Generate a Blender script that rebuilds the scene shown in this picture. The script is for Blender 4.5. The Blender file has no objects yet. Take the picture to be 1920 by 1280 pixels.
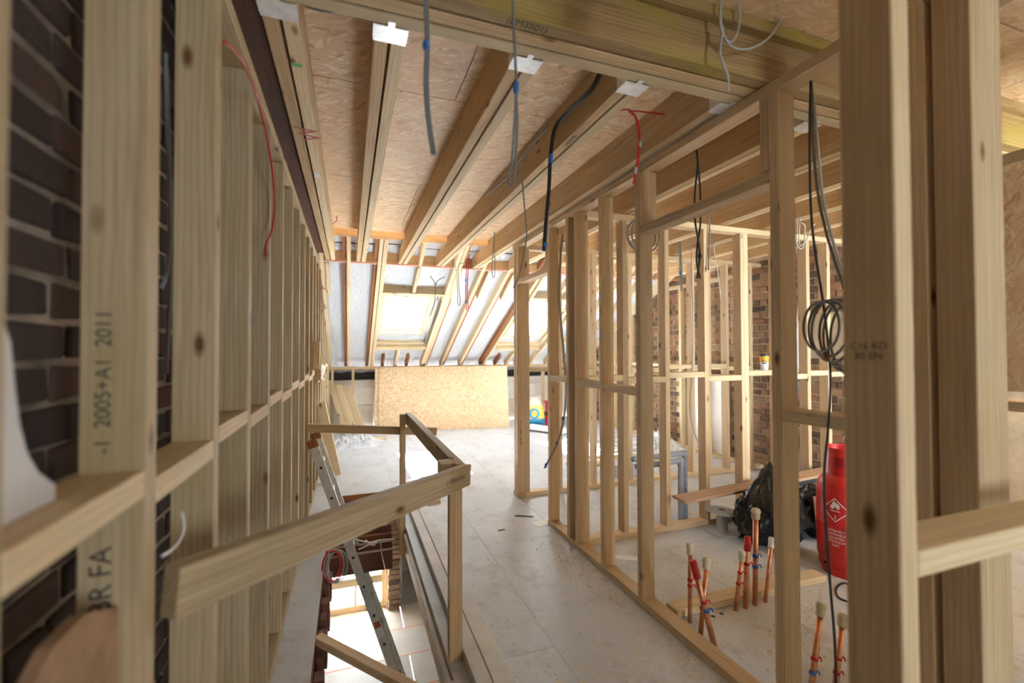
import bpy, bmesh, math, random
from mathutils import Vector, Matrix, noise
random.seed(7)
S = bpy.context.scene
COL = S.collection

# ---------------------------------------------------------------- camera
CAMZ = 1.42; FPX = 852.0
cd = bpy.data.cameras.new('camera'); cam = bpy.data.objects.new('camera', cd); COL.objects.link(cam)
cd.sensor_width = 36.0; cd.lens = 36.0 * FPX / 1920.0; cd.clip_start = 0.02; cd.clip_end = 200
CAMR = (Matrix.Rotation(math.radians(-19.69), 4, 'Z') @ Matrix.Rotation(math.radians(91.0), 4, 'X') @ Matrix.Rotation(math.radians(-0.17), 4, 'Z'))
cam.matrix_world = Matrix.Translation((0, 0, CAMZ)) @ CAMR
cd.dof.use_dof = True; cd.dof.focus_distance = 3.0; cd.dof.aperture_fstop = 1.5
S.camera = cam

# ---------------------------------------------------------------- sky, sun, exposure
w = bpy.data.worlds.new('sky'); S.world = w; w.use_nodes = True
bg = w.node_tree.nodes['Background']; bg.inputs[0].default_value = (0.88, 0.95, 1.0, 1); bg.inputs[1].default_value = 10.0
sl = bpy.data.lights.new('sun', 'SUN'); sl.energy = 98; sl.angle = math.radians(0.6); sl.color = (1, 0.98, 0.955)
so = bpy.data.objects.new('sun', sl); COL.objects.link(so)
so.rotation_euler = Vector((0.145, -1.07, -1.77)).to_track_quat('-Z', 'Y').to_euler(); so.location = (0, 12, 12)
def portal(loc, rot, sx, sy):
    l = bpy.data.lights.new('daylight_portal', 'AREA'); l.shape = 'RECTANGLE'; l.size = sx; l.size_y = sy; l.cycles.is_portal = True
    o = bpy.data.objects.new('daylight_portal', l); COL.objects.link(o); o.location = loc; o.rotation_euler = rot
S.view_settings.view_transform = 'Standard'; S.view_settings.look = 'None'; S.view_settings.gamma = 1.0
S.view_settings.use_curve_mapping = False
S.view_settings.exposure = 2.27
try:
    S.cycles.diffuse_bounces = 8; S.cycles.max_bounces = 14; S.cycles.sample_clamp_indirect = 12
except Exception: pass

# ---------------------------------------------------------------- helpers
def W(px, py, X=None, Y=None, Z=None, D=None):
    """point of the place seen at a pixel, on the plane X=, Y= or Z= or at depth D"""
    d = CAMR.to_3x3() @ Vector(((px - 960) / FPX, -(py - 640) / FPX, -1.0))
    t = X / d.x if X is not None else Y / d.y if Y is not None else (Z - CAMZ) / d.z if Z is not None else D
    return Vector((0, 0, CAMZ)) + d * t
WM = {}
def link(o, M, parent=None):
    COL.objects.link(o)
    WM[o] = M.copy()
    if parent is not None:
        o.parent = parent; o.matrix_basis = WM[parent].inverted() @ M
    else: o.matrix_basis = M
    return o
def tag(o, label, cat, group=None):
    o['label'] = label; o['category'] = cat
    if group: o['group'] = group
    return o
def thing(name, label, cat, loc=(0, 0, 0), group=None):
    o = bpy.data.objects.new(name, None); o.empty_display_size = 0.05
    link(o, Matrix.Translation(loc)); return tag(o, label, cat, group)
def struct(name, loc=(0, 0, 0)):
    o = bpy.data.objects.new(name, None); link(o, Matrix.Translation(loc)); o['kind'] = 'structure'; return o
def obj(name, me, mat, parent=None, M=None):
    o = bpy.data.objects.new(name, me)
    if me.materials: pass
    elif mat is not None: me.materials.append(mat)
    return link(o, M or Matrix(), parent)
BC = {}
def boxmesh(L, wd, h, mat, bev=0.0025):
    k = (round(L, 3), round(wd, 3), round(h, 3), mat.name, bev)
    if k in BC: return BC[k]
    bm = bmesh.new(); bmesh.ops.create_cube(bm, size=1.0)
    for v in bm.verts: v.co = Vector((v.co.x * L, v.co.y * wd, v.co.z * h))
    b = min(bev, 0.2 * min(L, wd, h))
    if b > 0: bmesh.ops.bevel(bm, geom=bm.edges[:], offset=b, segments=1, affect='EDGES')
    me = bpy.data.meshes.new('box'); bm.to_mesh(me); bm.free(); me.materials.append(mat)
    BC[k] = me; return me
def bx(name, x0, x1, y0, y1, z0, z1, mat, parent=None, bev=0.0025):
    d = (x1 - x0, y1 - y0, z1 - z0); c = Vector(((x0 + x1) / 2, (y0 + y1) / 2, (z0 + z1) / 2))
    a = d.index(max(d))
    if a == 0: me = boxmesh(d[0], d[1], d[2], mat, bev); R = Matrix()
    elif a == 1: me = boxmesh(d[1], d[0], d[2], mat, bev); R = Matrix.Rotation(math.pi / 2, 4, 'Z')
    else: me = boxmesh(d[2], d[1], d[0], mat, bev); R = Matrix.Rotation(-math.pi / 2, 4, 'Y')
    return obj(name, me, None, parent, Matrix.Translation(c) @ R)
def bar(name, p0, p1, wd, h, mat, parent=None, up=(0, 0, 1), bev=0.0025):
    """timber from p0 to p1; h is measured along up"""
    p0 = Vector(p0); p1 = Vector(p1); x = (p1 - p0).normalized(); u = Vector(up)
    y = u.cross(x).normalized(); z = x.cross(y)
    R = Matrix((x, y, z)).transposed().to_4x4()
    return obj(name, boxmesh((p1 - p0).length, wd, h, mat, bev), None, parent, Matrix.Translation((p0 + p1) / 2) @ R)
def cr(pts, n=8):
    pts = [Vector(p) for p in pts]
    if len(pts) < 3: return pts
    P = [pts[0] * 2 - pts[1]] + pts + [pts[-1] * 2 - pts[-2]]; out = []
    for i in range(1, len(P) - 2):
        a, b, c, d = P[i - 1:i + 3]
        for k in range(n):
            t = k / n
            out.append(0.5 * ((2 * b) + (c - a) * t + (2 * a - 5 * b + 4 * c - d) * t * t + (3 * b - a - 3 * c + d) * t ** 3))
    out.append(pts[-1]); return out
def tubemesh(paths, n=6):
    """paths: list of (points, radius)"""
    V = []; Fs = []
    for pts, r in paths:
        b0 = len(V); up = Vector((0.31, 0.17, 0.93))
        for i, p in enumerate(pts):
            t = (pts[min(i + 1, len(pts) - 1)] - pts[max(i - 1, 0)])
            t = t.normalized() if t.length > 1e-9 else Vector((0, 0, 1))
            a = (up - t * up.dot(t))
            if a.length < 1e-3: a = Vector((1, 0, 0)) - t * t.x
            a.normalize(); b = t.cross(a); up = a
            rr = r(i / (len(pts) - 1)) if callable(r) else r
            for k in range(n):
                q = 2 * math.pi * k / n; V.append(p + (a * math.cos(q) + b * math.sin(q)) * rr)
        for i in range(len(pts) - 1):
            for k in range(n):
                k2 = (k + 1) % n
                Fs.append((b0 + i * n + k, b0 + i * n + k2, b0 + (i + 1) * n + k2, b0 + (i + 1) * n + k))
        Fs.append(tuple(b0 + k for k in range(n))[::-1]); e = b0 + (len(pts) - 1) * n; Fs.append(tuple(e + k for k in range(n)))
    me = bpy.data.meshes.new('tube'); me.from_pydata([tuple(v) for v in V], [], Fs)
    me.polygons.foreach_set('use_smooth', [True] * len(me.polygons)); me.update(); return me
def tube(name, pts, r, mat, parent=None, n=6, smooth=True, sub=8):
    pts = cr(pts, sub) if smooth else [Vector(p) for p in pts]
    o0 = sum(pts, Vector()) / len(pts)
    return obj(name, tubemesh([([p - o0 for p in pts], r)], n), mat, parent, Matrix.Translation(o0))
def lathemesh(prof, n=28, smooth=True):
    V = []; Fs = []
    for r, z in prof:
        for k in range(n):
            q = 2 * math.pi * k / n; V.append((r * math.cos(q), r * math.sin(q), z))
    for i in range(len(prof) - 1):
        for k in range(n):
            k2 = (k + 1) % n; Fs.append((i * n + k, i * n + k2, (i + 1) * n + k2, (i + 1) * n + k))
    if prof[0][0] > 1e-4: Fs.append(tuple(range(n))[::-1])
    if prof[-1][0] > 1e-4: Fs.append(tuple(range((len(prof) - 1) * n, len(prof) * n)))
    me = bpy.data.meshes.new('lathe'); me.from_pydata(V, [], Fs)
    if smooth:
        me.polygons.foreach_set('use_smooth', [len(p.vertices) == 4 for p in me.polygons])
        me.set_sharp_from_angle(angle=math.radians(38))
    me.update(); return me
def polymesh(poly, th):
    """flat polygon in XY, extruded by th in Z"""
    n = len(poly); V = [(x, y, 0) for x, y in poly] + [(x, y, th) for x, y in poly]
    Fs = [tuple(range(n))[::-1], tuple(range(n, 2 * n))] + [(i, (i + 1) % n, n + (i + 1) % n, n + i) for i in range(n)]
    me = bpy.data.meshes.new('poly'); me.from_pydata(V, [], Fs); me.update(); return me
def textmesh(body, size, ext=0.0004, align='CENTER'):
    c = bpy.data.curves.new('lettering', 'FONT'); c.body = body; c.size = size; c.extrude = ext; c.align_x = align; c.align_y = 'CENTER'
    o = bpy.data.objects.new('lettering', c); COL.objects.link(o)
    me = bpy.data.meshes.new_from_object(o); bpy.data.objects.remove(o); me.materials.clear(); return me
def frame_M(origin, xdir, ydir):
    x = Vector(xdir).normalized(); z = x.cross(Vector(ydir)).normalized(); y = z.cross(x)
    return Matrix.Translation(origin) @ Matrix((x, y, z)).transposed().to_4x4()

# ---------------------------------------------------------------- materials
def newmat(name):
    m = bpy.data.materials.new(name); m.use_nodes = True; nt = m.node_tree
    return m, nt, nt.nodes['Principled BSDF']
def N(nt, t, **kw):
    n = nt.nodes.new(t)
    for k, v in kw.items(): setattr(n, k, v)
    return n
def ramp(nt, fac, stops):
    r = N(nt, 'ShaderNodeValToRGB'); e = r.color_ramp.elements
    while len(e) < len(stops): e.new(0.5)
    for el, (p, c) in zip(e, stops): el.position = p; el.color = (*c, 1) if len(c) == 3 else c
    nt.links.new(fac, r.inputs[0]); return r.outputs[0]
def mix(nt, f, a, b, mode='MIX'):
    m = N(nt, 'ShaderNodeMix', data_type='RGBA', blend_type=mode)
    for s, v in ((0, f), (6, a), (7, b)):
        if hasattr(v, 'default_value') or hasattr(v, 'is_linked'): nt.links.new(v, m.inputs[s])
        elif isinstance(v, (int, float)): m.inputs[s].default_value = v
        else: m.inputs[s].default_value = (*v, 1)
    return m.outputs[2]
def coords(nt, scale, rnd=True):
    tc = N(nt, 'ShaderNodeTexCoord'); mp = N(nt, 'ShaderNodeMapping'); mp.inputs['Scale'].default_value = scale
    nt.links.new(tc.outputs['Object'], mp.inputs[0])
    if rnd:
        oi = N(nt, 'ShaderNodeObjectInfo'); ma = N(nt, 'ShaderNodeMath', operation='MULTIPLY'); ma.inputs[1].default_value = 41.0
        nt.links.new(oi.outputs['Random'], ma.inputs[0]); nt.links.new(ma.outputs[0], mp.inputs['Location'])
    return mp.outputs[0]
def noise_t(nt, vec, scale, detail=4, dist=0.0, rough=0.55):
    n = N(nt, 'ShaderNodeTexNoise'); n.inputs['Scale'].default_value = scale; n.inputs['Detail'].default_value = detail
    n.inputs['Distortion'].default_value = dist; n.inputs['Roughness'].default_value = rough
    nt.links.new(vec, n.inputs['Vector']); return n.outputs[0]
def bump(nt, h, strength, bsdf, dist=0.01):
    b = N(nt, 'ShaderNodeBump'); b.inputs['Strength'].default_value = strength; b.inputs['Distance'].default_value = dist
    nt.links.new(h, b.inputs['Height']); nt.links.new(b.outputs[0], bsdf.inputs['Normal'])
def pine(name, light, dark, knot=(0.16, 0.07, 0.025), stain=None, knots=0.72, var=0.28):
    m, nt, b = newmat(name)
    g = noise_t(nt, coords(nt, (1.1, 26, 26)), 2.2, 5, 0.6)
    c = ramp(nt, g, [(0.28, dark), (0.66, light)])
    wv = N(nt, 'ShaderNodeTexWave', wave_type='RINGS', rings_direction='X'); wv.inputs['Scale'].default_value = 9; wv.inputs['Distortion'].default_value = 5
    wv.inputs['Detail'].default_value = 2; wv.inputs['Detail Scale'].default_value = 0.7
    nt.links.new(coords(nt, (0.5, 3.2, 3.2)), wv.inputs[0])
    c = mix(nt, ramp(nt, wv.outputs['Fac'], [(0.62, (0, 0, 0)), (0.95, (0.33, 0.33, 0.33))]), c, tuple(v * 0.62 for v in dark))
    big = noise_t(nt, coords(nt, (1.6, 3, 3)), 1.6, 2)
    st = stain or tuple(v * f for v, f in zip(light, (0.84, 0.84, 0.80)))
    c = mix(nt, ramp(nt, big, [(0.45, (0, 0, 0)), (0.72, (0.75, 0.75, 0.75))]), c, st)
    vo = N(nt, 'ShaderNodeTexVoronoi'); vo.inputs['Scale'].default_value = 1.0
    nt.links.new(coords(nt, (5.5, 13, 13)), vo.inputs['Vector'])
    sep = N(nt, 'ShaderNodeSeparateColor'); nt.links.new(vo.outputs['Color'], sep.inputs[0])
    gate = N(nt, 'ShaderNodeMath', operation='GREATER_THAN'); gate.inputs[1].default_value = knots; nt.links.new(sep.outputs[0], gate.inputs[0])
    kd = ramp(nt, vo.outputs['Distance'], [(0.07, (1, 1, 1)), (0.21, (0, 0, 0))])
    km = N(nt, 'ShaderNodeMath', operation='MULTIPLY'); nt.links.new(kd, km.inputs[0]); nt.links.new(gate.outputs[0], km.inputs[1])
    c = mix(nt, km.outputs[0], c, knot)
    oi = N(nt, 'ShaderNodeObjectInfo'); hv = N(nt, 'ShaderNodeHueSaturation')
    mr = N(nt, 'ShaderNodeMapRange'); mr.inputs[3].default_value = 1 - var / 2; mr.inputs[4].default_value = 1 + var / 2
    nt.links.new(oi.outputs['Random'], mr.inputs[0]); nt.links.new(mr.outputs[0], hv.inputs['Value']); nt.links.new(c, hv.inputs['Color'])
    nt.links.new(hv.outputs[0], b.inputs['Base Color']); b.inputs['Roughness'].default_value = 0.62
    b.inputs['Specular IOR Level'].default_value = 0.3
    bump(nt, g, 0.12, b, 0.004); return m
def plain(name, col, rough=0.5, metal=0.0, nz=0.0, nscale=20, spec=0.5):
    m, nt, b = newmat(name); b.inputs['Base Color'].default_value = (*col, 1); b.inputs['Roughness'].default_value = rough; b.inputs['Metallic'].default_value = metal
    b.inputs['Specular IOR Level'].default_value = spec
    if nz:
        n = noise_t(nt, coords(nt, (1, 1, 1)), nscale, 4)
        c = ramp(nt, n, [(0.3, tuple(v * (1 - nz) for v in col)), (0.7, tuple(min(1, v * (1 + nz)) for v in col))])
        nt.links.new(c, b.inputs['Base Color']); bump(nt, n, 0.15, b, 0.003)
    return m
PINE = pine('pine_treated', (0.70, 0.53, 0.34), (0.55, 0.385, 0.22))
PINEJ = pine('pine_joist', (0.68, 0.49, 0.275), (0.50, 0.32, 0.15), knots=0.82)
PINEP = pine('pine_pale', (0.75, 0.60, 0.39), (0.61, 0.455, 0.265), knots=0.8)
PINEG = pine('pine_weathered', (0.60, 0.475, 0.315), (0.45, 0.335, 0.20), stain=(0.45, 0.35, 0.18), knots=0.58)
BEAMG = pine('beam_green_treated', (0.42, 0.285, 0.13), (0.26, 0.155, 0.065), stain=(0.33, 0.26, 0.03), knots=0.85)
OLD = pine('old_rafter', (0.40, 0.15, 0.045), (0.25, 0.085, 0.028), knots=0.9, stain=(0.33, 0.13, 0.05))
OLDD = pine('old_dark_joist', (0.21, 0.085, 0.045), (0.12, 0.05, 0.03), knots=0.95, stain=(0.16, 0.075, 0.05))
def osb(name, a, b_, c_):
    m, nt, b = newmat(name); col = None; h = None
    for i, (rot, sc) in enumerate(((0.12, (16, 75, 40)), (-0.35, (14, 62, 40)), (0.75, (18, 70, 40)))):
        tc = N(nt, 'ShaderNodeTexCoord'); mp = N(nt, 'ShaderNodeMapping'); mp.inputs['Rotation'].default_value = (0, 0, rot); mp.inputs['Location'].default_value = (i * 3.7, i, 0)
        nt.links.new(tc.outputs['Object'], mp.inputs[0])
        wn = N(nt, 'ShaderNodeTexNoise'); wn.inputs['Scale'].default_value = 5; nt.links.new(mp.outputs[0], wn.inputs['Vector'])
        ad = N(nt, 'ShaderNodeVectorMath', operation='MULTIPLY_ADD'); ad.inputs[1].default_value = (0.12, 0.12, 0)
        nt.links.new(wn.outputs['Color'], ad.inputs[0]); nt.links.new(mp.outputs[0], ad.inputs[2])
        sm = N(nt, 'ShaderNodeVectorMath', operation='MULTIPLY'); sm.inputs[1].default_value = sc; nt.links.new(ad.outputs[0], sm.inputs[0])
        vo = N(nt, 'ShaderNodeTexVoronoi'); vo.inputs['Scale'].default_value = 1; nt.links.new(sm.outputs[0], vo.inputs['Vector'])
        sp = N(nt, 'ShaderNodeSeparateColor'); nt.links.new(vo.outputs['Color'], sp.inputs[0])
        ci = ramp(nt, sp.outputs[0], [(0.0, c_), (0.22, a), (0.7, a), (0.93, b_)])
        if col is None: col, h = ci, sp.outputs[0]
        else:
            gt = N(nt, 'ShaderNodeMath', operation='GREATER_THAN'); gt.inputs[1].default_value = 0.55; nt.links.new(sp.outputs[1], gt.inputs[0])
            col = mix(nt, gt.outputs[0], col, ci)
    big = noise_t(nt, coords(nt, (1, 1, 1)), 1.5, 2)
    col = mix(nt, ramp(nt, big, [(0.4, (0, 0, 0)), (0.75, (0.5, 0.5, 0.5))]), col, a)
    nt.links.new(col, b.inputs['Base Color']); b.inputs['Roughness'].default_value = 0.55; bump(nt, h, 0.1, b, 0.002); return m
OSB = osb('osb_board', (0.78, 0.55, 0.33), (0.90, 0.74, 0.51), (0.60, 0.37, 0.19))
# dusty chipboard floor
def floor_mat(name, base, dirt, amt):
    m, nt, b = newmat(name)
    n1 = noise_t(nt, coords(nt, (1, 1, 1)), 2.2, 8, 0.4, 0.62); n2 = noise_t(nt, coords(nt, (1, 1, 1)), 60, 3); n3 = noise_t(nt, coords(nt, (1, 1, 1)), 6, 9, 0.0, 0.72)
    c = ramp(nt, n1, [(0.32, tuple(v * 0.86 for v in base)), (0.62, base)])
    c = mix(nt, ramp(nt, n3, [(0.52, (0, 0, 0)), (0.80, (amt, amt, amt))]), c, dirt)
    c = mix(nt, ramp(nt, n2, [(0.65, (0, 0, 0)), (0.72, (0.65, 0.65, 0.65))]), c, dirt)
    nt.links.new(c, b.inputs['Base Color']); b.inputs['Roughness'].default_value = 0.5; bump(nt, n2, 0.08, b, 0.002); return m
FLOOR = floor_mat('dusty_floorboard', (0.585, 0.60, 0.625), (0.30, 0.25, 0.21), 0.85)
LOWF = floor_mat('lower_floorboard', (0.60, 0.55, 0.50), (0.45, 0.36, 0.28), 0.3)
def brick_mat(name, stops, sat=1.0):
    m, nt, b = newmat(name); oi = N(nt, 'ShaderNodeObjectInfo')
    n = noise_t(nt, coords(nt, (1, 1, 1)), 14, 6, 0.3, 0.65)
    ad = N(nt, 'ShaderNodeMath', operation='MULTIPLY_ADD'); ad.inputs[1].default_value = 0.55; nt.links.new(oi.outputs['Random'], ad.inputs[0])
    m2 = N(nt, 'ShaderNodeMath', operation='MULTIPLY'); m2.inputs[1].default_value = 0.45; nt.links.new(n, m2.inputs[0]); nt.links.new(m2.outputs[0], ad.inputs[2])
    nt.links.new(ramp(nt, ad.outputs[0], stops), b.inputs['Base Color']); b.inputs['Roughness'].default_value = 0.9; bump(nt, n, 0.6, b, 0.01); return m
BRICK = brick_mat('stock_brick', [(0.14, (0.06, 0.05, 0.045)), (0.34, (0.22, 0.14, 0.09)), (0.5, (0.38, 0.26, 0.16)), (0.66, (0.35, 0.175, 0.10)), (0.85, (0.46, 0.34, 0.21))])
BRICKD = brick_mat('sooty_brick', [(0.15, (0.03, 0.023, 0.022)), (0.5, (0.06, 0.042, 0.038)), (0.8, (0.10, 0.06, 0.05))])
def brick_stuff_mat(nm, stops):
    m, nt, b = newmat(nm); a = N(nt, 'ShaderNodeVertexColor'); a.layer_name = 'tone'
    n = noise_t(nt, coords(nt, (1, 1, 1), False), 14, 6, 0.3, 0.65)
    sp = N(nt, 'ShaderNodeSeparateColor'); nt.links.new(a.outputs[0], sp.inputs[0])
    m2 = N(nt, 'ShaderNodeMath', operation='MULTIPLY'); m2.inputs[1].default_value = 0.45; nt.links.new(n, m2.inputs[0])
    ad = N(nt, 'ShaderNodeMath', operation='MULTIPLY_ADD'); ad.inputs[1].default_value = 0.55; nt.links.new(sp.outputs[0], ad.inputs[0]); nt.links.new(m2.outputs[0], ad.inputs[2])
    nt.links.new(ramp(nt, ad.outputs[0], stops), b.inputs['Base Color'])
    b.inputs['Roughness'].default_value = 0.9; return m
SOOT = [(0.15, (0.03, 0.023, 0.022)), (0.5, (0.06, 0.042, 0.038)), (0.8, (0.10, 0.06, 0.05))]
BRICKS = brick_stuff_mat('stock_brick_rest', [(0.14, (0.06, 0.05, 0.045)), (0.34, (0.22, 0.14, 0.09)), (0.5, (0.38, 0.26, 0.16)), (0.66, (0.35, 0.175, 0.10)), (0.85, (0.46, 0.34, 0.21))])
MORTAR = plain('lime_mortar', (0.56, 0.46, 0.33), 0.95, nz=0.3, nscale=6)
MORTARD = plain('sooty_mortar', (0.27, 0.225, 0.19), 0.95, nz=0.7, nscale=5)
def membrane():
    m, nt, b = newmat('roof_membrane'); n = noise_t(nt, coords(nt, (3, 1.1, 3), False), 4, 3, 1.4)
    b.inputs['Base Color'].default_value = (0.45, 0.47, 0.50, 1); b.inputs['Roughness'].default_value = 0.55
    bump(nt, n, 0.75, b, 0.03)
    tr = N(nt, 'ShaderNodeBsdfTranslucent'); tr.inputs[0].default_value = (0.85, 0.87, 0.9, 1)
    ms = N(nt, 'ShaderNodeMixShader'); ms.inputs[0].default_value = 0.001
    nt.links.new(b.outputs[0], ms.inputs[1]); nt.links.new(tr.outputs[0], ms.inputs[2]); nt.links.new(ms.outputs[0], nt.nodes['Material Output'].inputs[0]); return m
MEMB = membrane()
def glass(nm='window_glass', tint=(0.95, 0.97, 0.97, 1)):
    m, nt, b = newmat(nm); t = N(nt, 'ShaderNodeBsdfTransparent'); t.inputs[0].default_value = tint
    g = N(nt, 'ShaderNodeBsdfGlossy'); g.inputs['Roughness'].default_value = 0.03
    ms = N(nt, 'ShaderNodeMixShader'); ms.inputs[0].default_value = 0.05
    nt.links.new(t.outputs[0], ms.inputs[1]); nt.links.new(g.outputs[0], ms.inputs[2]); nt.links.new(ms.outputs[0], nt.nodes['Material Output'].inputs[0]); return m
GLASS = glass(); GLASST = glass('dimmed_skylight_glass', (0.66, 0.68, 0.69, 1))  # second glass: tint added to dim sky and sun through the skylights
PLASTER = floor_mat('patched_plaster', (0.72, 0.70, 0.66), (0.50, 0.40, 0.28), 0.9)
WHITEB = plain('white_board', (0.78, 0.78, 0.76), 0.6, nz=0.06, nscale=5)
PLB = plain('pale_plank', (0.62, 0.60, 0.57), 0.6, nz=0.12, nscale=8)
GALV = plain('galvanised', (0.80, 0.82, 0.84), 0.38, 0.55, nz=0.12, nscale=40)
ALU = plain('aluminium', (0.66, 0.64, 0.58), 0.42, 0.5, nz=0.1, nscale=30)
COPPER = plain('copper', (0.72, 0.33, 0.19), 0.34, 0.85, nz=0.25, nscale=25)
CAPM = plain('cap_plastic', (0.66, 0.58, 0.44), 0.5, nz=0.08)
REDT = plain('red_tape', (0.62, 0.02, 0.03), 0.35); BLUET = plain('blue_tape', (0.03, 0.16, 0.52), 0.35)
REDW = plain('red_wire', (0.58, 0.025, 0.035), 0.4); PINKW = plain('pink_wire', (0.75, 0.16, 0.15), 0.4)
GREYW = plain('grey_wire', (0.20, 0.20, 0.20), 0.45); LGW = plain('light_grey_wire', (0.42, 0.42, 0.41), 0.45); BLKW = plain('black_wire', (0.025, 0.026, 0.028), 0.4)
WHTW = plain('white_wire', (0.75, 0.74, 0.72), 0.45)
LAG = plain('pipe_lagging', (0.31, 0.34, 0.42), 0.8, nz=0.12, nscale=30)
PINKB = plain('pink_batten', (0.66, 0.36, 0.28), 0.6, nz=0.1)
INK = plain('stamp_ink', (0.05, 0.045, 0.045), 0.8); INKR = plain('red_ink', (0.55, 0.12, 0.10), 0.8)
DARK = plain('eaves_shade_colour', (0.045, 0.04, 0.04), 0.9)  # near-black for the shade in the eaves void, reused above the deck
def sack():
    m, nt, b = newmat('black_polythene'); n = noise_t(nt, coords(nt, (1, 1, 0.6)), 16, 5, 1.6)
    b.inputs['Base Color'].default_value = (0.012, 0.012, 0.014, 1); b.inputs['Roughness'].default_value = 0.16; bump(nt, n, 0.35, b, 0.02); return m
SACK = sack()
def clear_plastic():
    m, nt, b = newmat('clear_polythene'); b.inputs['Base Color'].default_value = (0.85, 0.87, 0.9, 1); b.inputs['Roughness'].default_value = 0.2
    t = N(nt, 'ShaderNodeBsdfTransparent'); ms = N(nt, 'ShaderNodeMixShader'); ms.inputs[0].default_value = 0.5
    nt.links.new(t.outputs[0], ms.inputs[1]); nt.links.new(b.outputs[0], ms.inputs[2]); nt.links.new(ms.outputs[0], nt.nodes['Material Output'].inputs[0])
    bump(nt, noise_t(nt, coords(nt, (1, 1, 1)), 18, 4, 1), 0.8, b, 0.02); return m
POLY = clear_plastic()
def redpaint():
    m, nt, b = newmat('red_cylinder_paint'); n = noise_t(nt, coords(nt, (1, 1, 1)), 9, 8, 0.2, 0.7)
    nt.links.new(ramp(nt, n, [(0.28, (0.30, 0.012, 0.012)), (0.5, (0.60, 0.02, 0.02)), (0.68, (0.66, 0.035, 0.03)), (0.74, (0.30, 0.10, 0.09))]), b.inputs['Base Color'])
    b.inputs['Roughness'].default_value = 0.33; return m
REDP = redpaint(); WPRINT = plain('white_print', (0.85, 0.82, 0.80), 0.6)

# ================================================================ SETTING
ZJ = 2.45; ZD = 2.655                 # joist underside, deck underside
XR = 4.70                             # right party wall
SL = 0.46; Y0 = 8.45; Z0 = 1.12       # underside of the sloping roof
def roofz(y): return Z0 + SL * (Y0 - y)

# ---- floor with the stair opening X -0.155..0.43, Y 1.95..4.75
fl = struct('floor')
G = 0.0006
def sheet(x0, x1, y0, y1):
    if x1 - x0 > 0.03 and y1 - y0 > 0.03: bx('floor_sheet', x0 + G, x1 - G, y0 + G, y1 - G, -0.022, 0, FLOOR, fl, 0.0008)
def column(x0, x1, y0, y1, off):
    ys = [y0]; y = off
    while y < y1:
        if y > y0 + 0.05: ys.append(y)
        y += 2.4
    ys.append(y1)
    for a, b in zip(ys, ys[1:]): sheet(x0, x1, a, b)
XC = [0.43, 0.93, 1.53, 2.13, 2.73, 3.33, 3.93, 4.53, XR]
for i, (a, b) in enumerate(zip(XC, XC[1:])): column(a, b, -2.6, 8.75, -2.8 + 1.2 * (i % 2) + (0.0 if i else 0.0))
column(-0.50, -0.155, -2.6, 8.75, -1.0); column(-0.155, 0.43, -2.6, 1.95, -1.6); column(-0.155, 0.43, 4.75, 8.75, 4.75)
# trimmed sides of the opening and the carcass below the boards
for n, a in (('trimmer', (0.43, 0.475, 1.95, 4.75)), ('trimmer', (-0.20, -0.155, 1.95, 4.75))): bx(n, *a, -0.235, -0.023, PINE if a[0] > 0 else OLDD, fl)
bx('trimmer', -0.20, 0.475, 4.75, 4.80, -0.24, -0.023, OLDD, fl); bx('trimmer', -0.20, 0.475, 1.90, 1.95, -0.235, -0.023, PINEG, fl)
bx('wall_plate_edge', -0.20, 0.475, 4.738, 4.749, -0.05, -0.001, OLD, fl)

for a in ((-0.75, -0.20, -2.6, 8.75), (0.475, XR, -2.6, 8.75), (-0.20, 0.475, -2.6, 1.90), (-0.20, 0.475, 4.80, 8.75)): bx('ceiling_underlay', *a, -0.26, -0.245, PLASTER, fl, 0)
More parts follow.
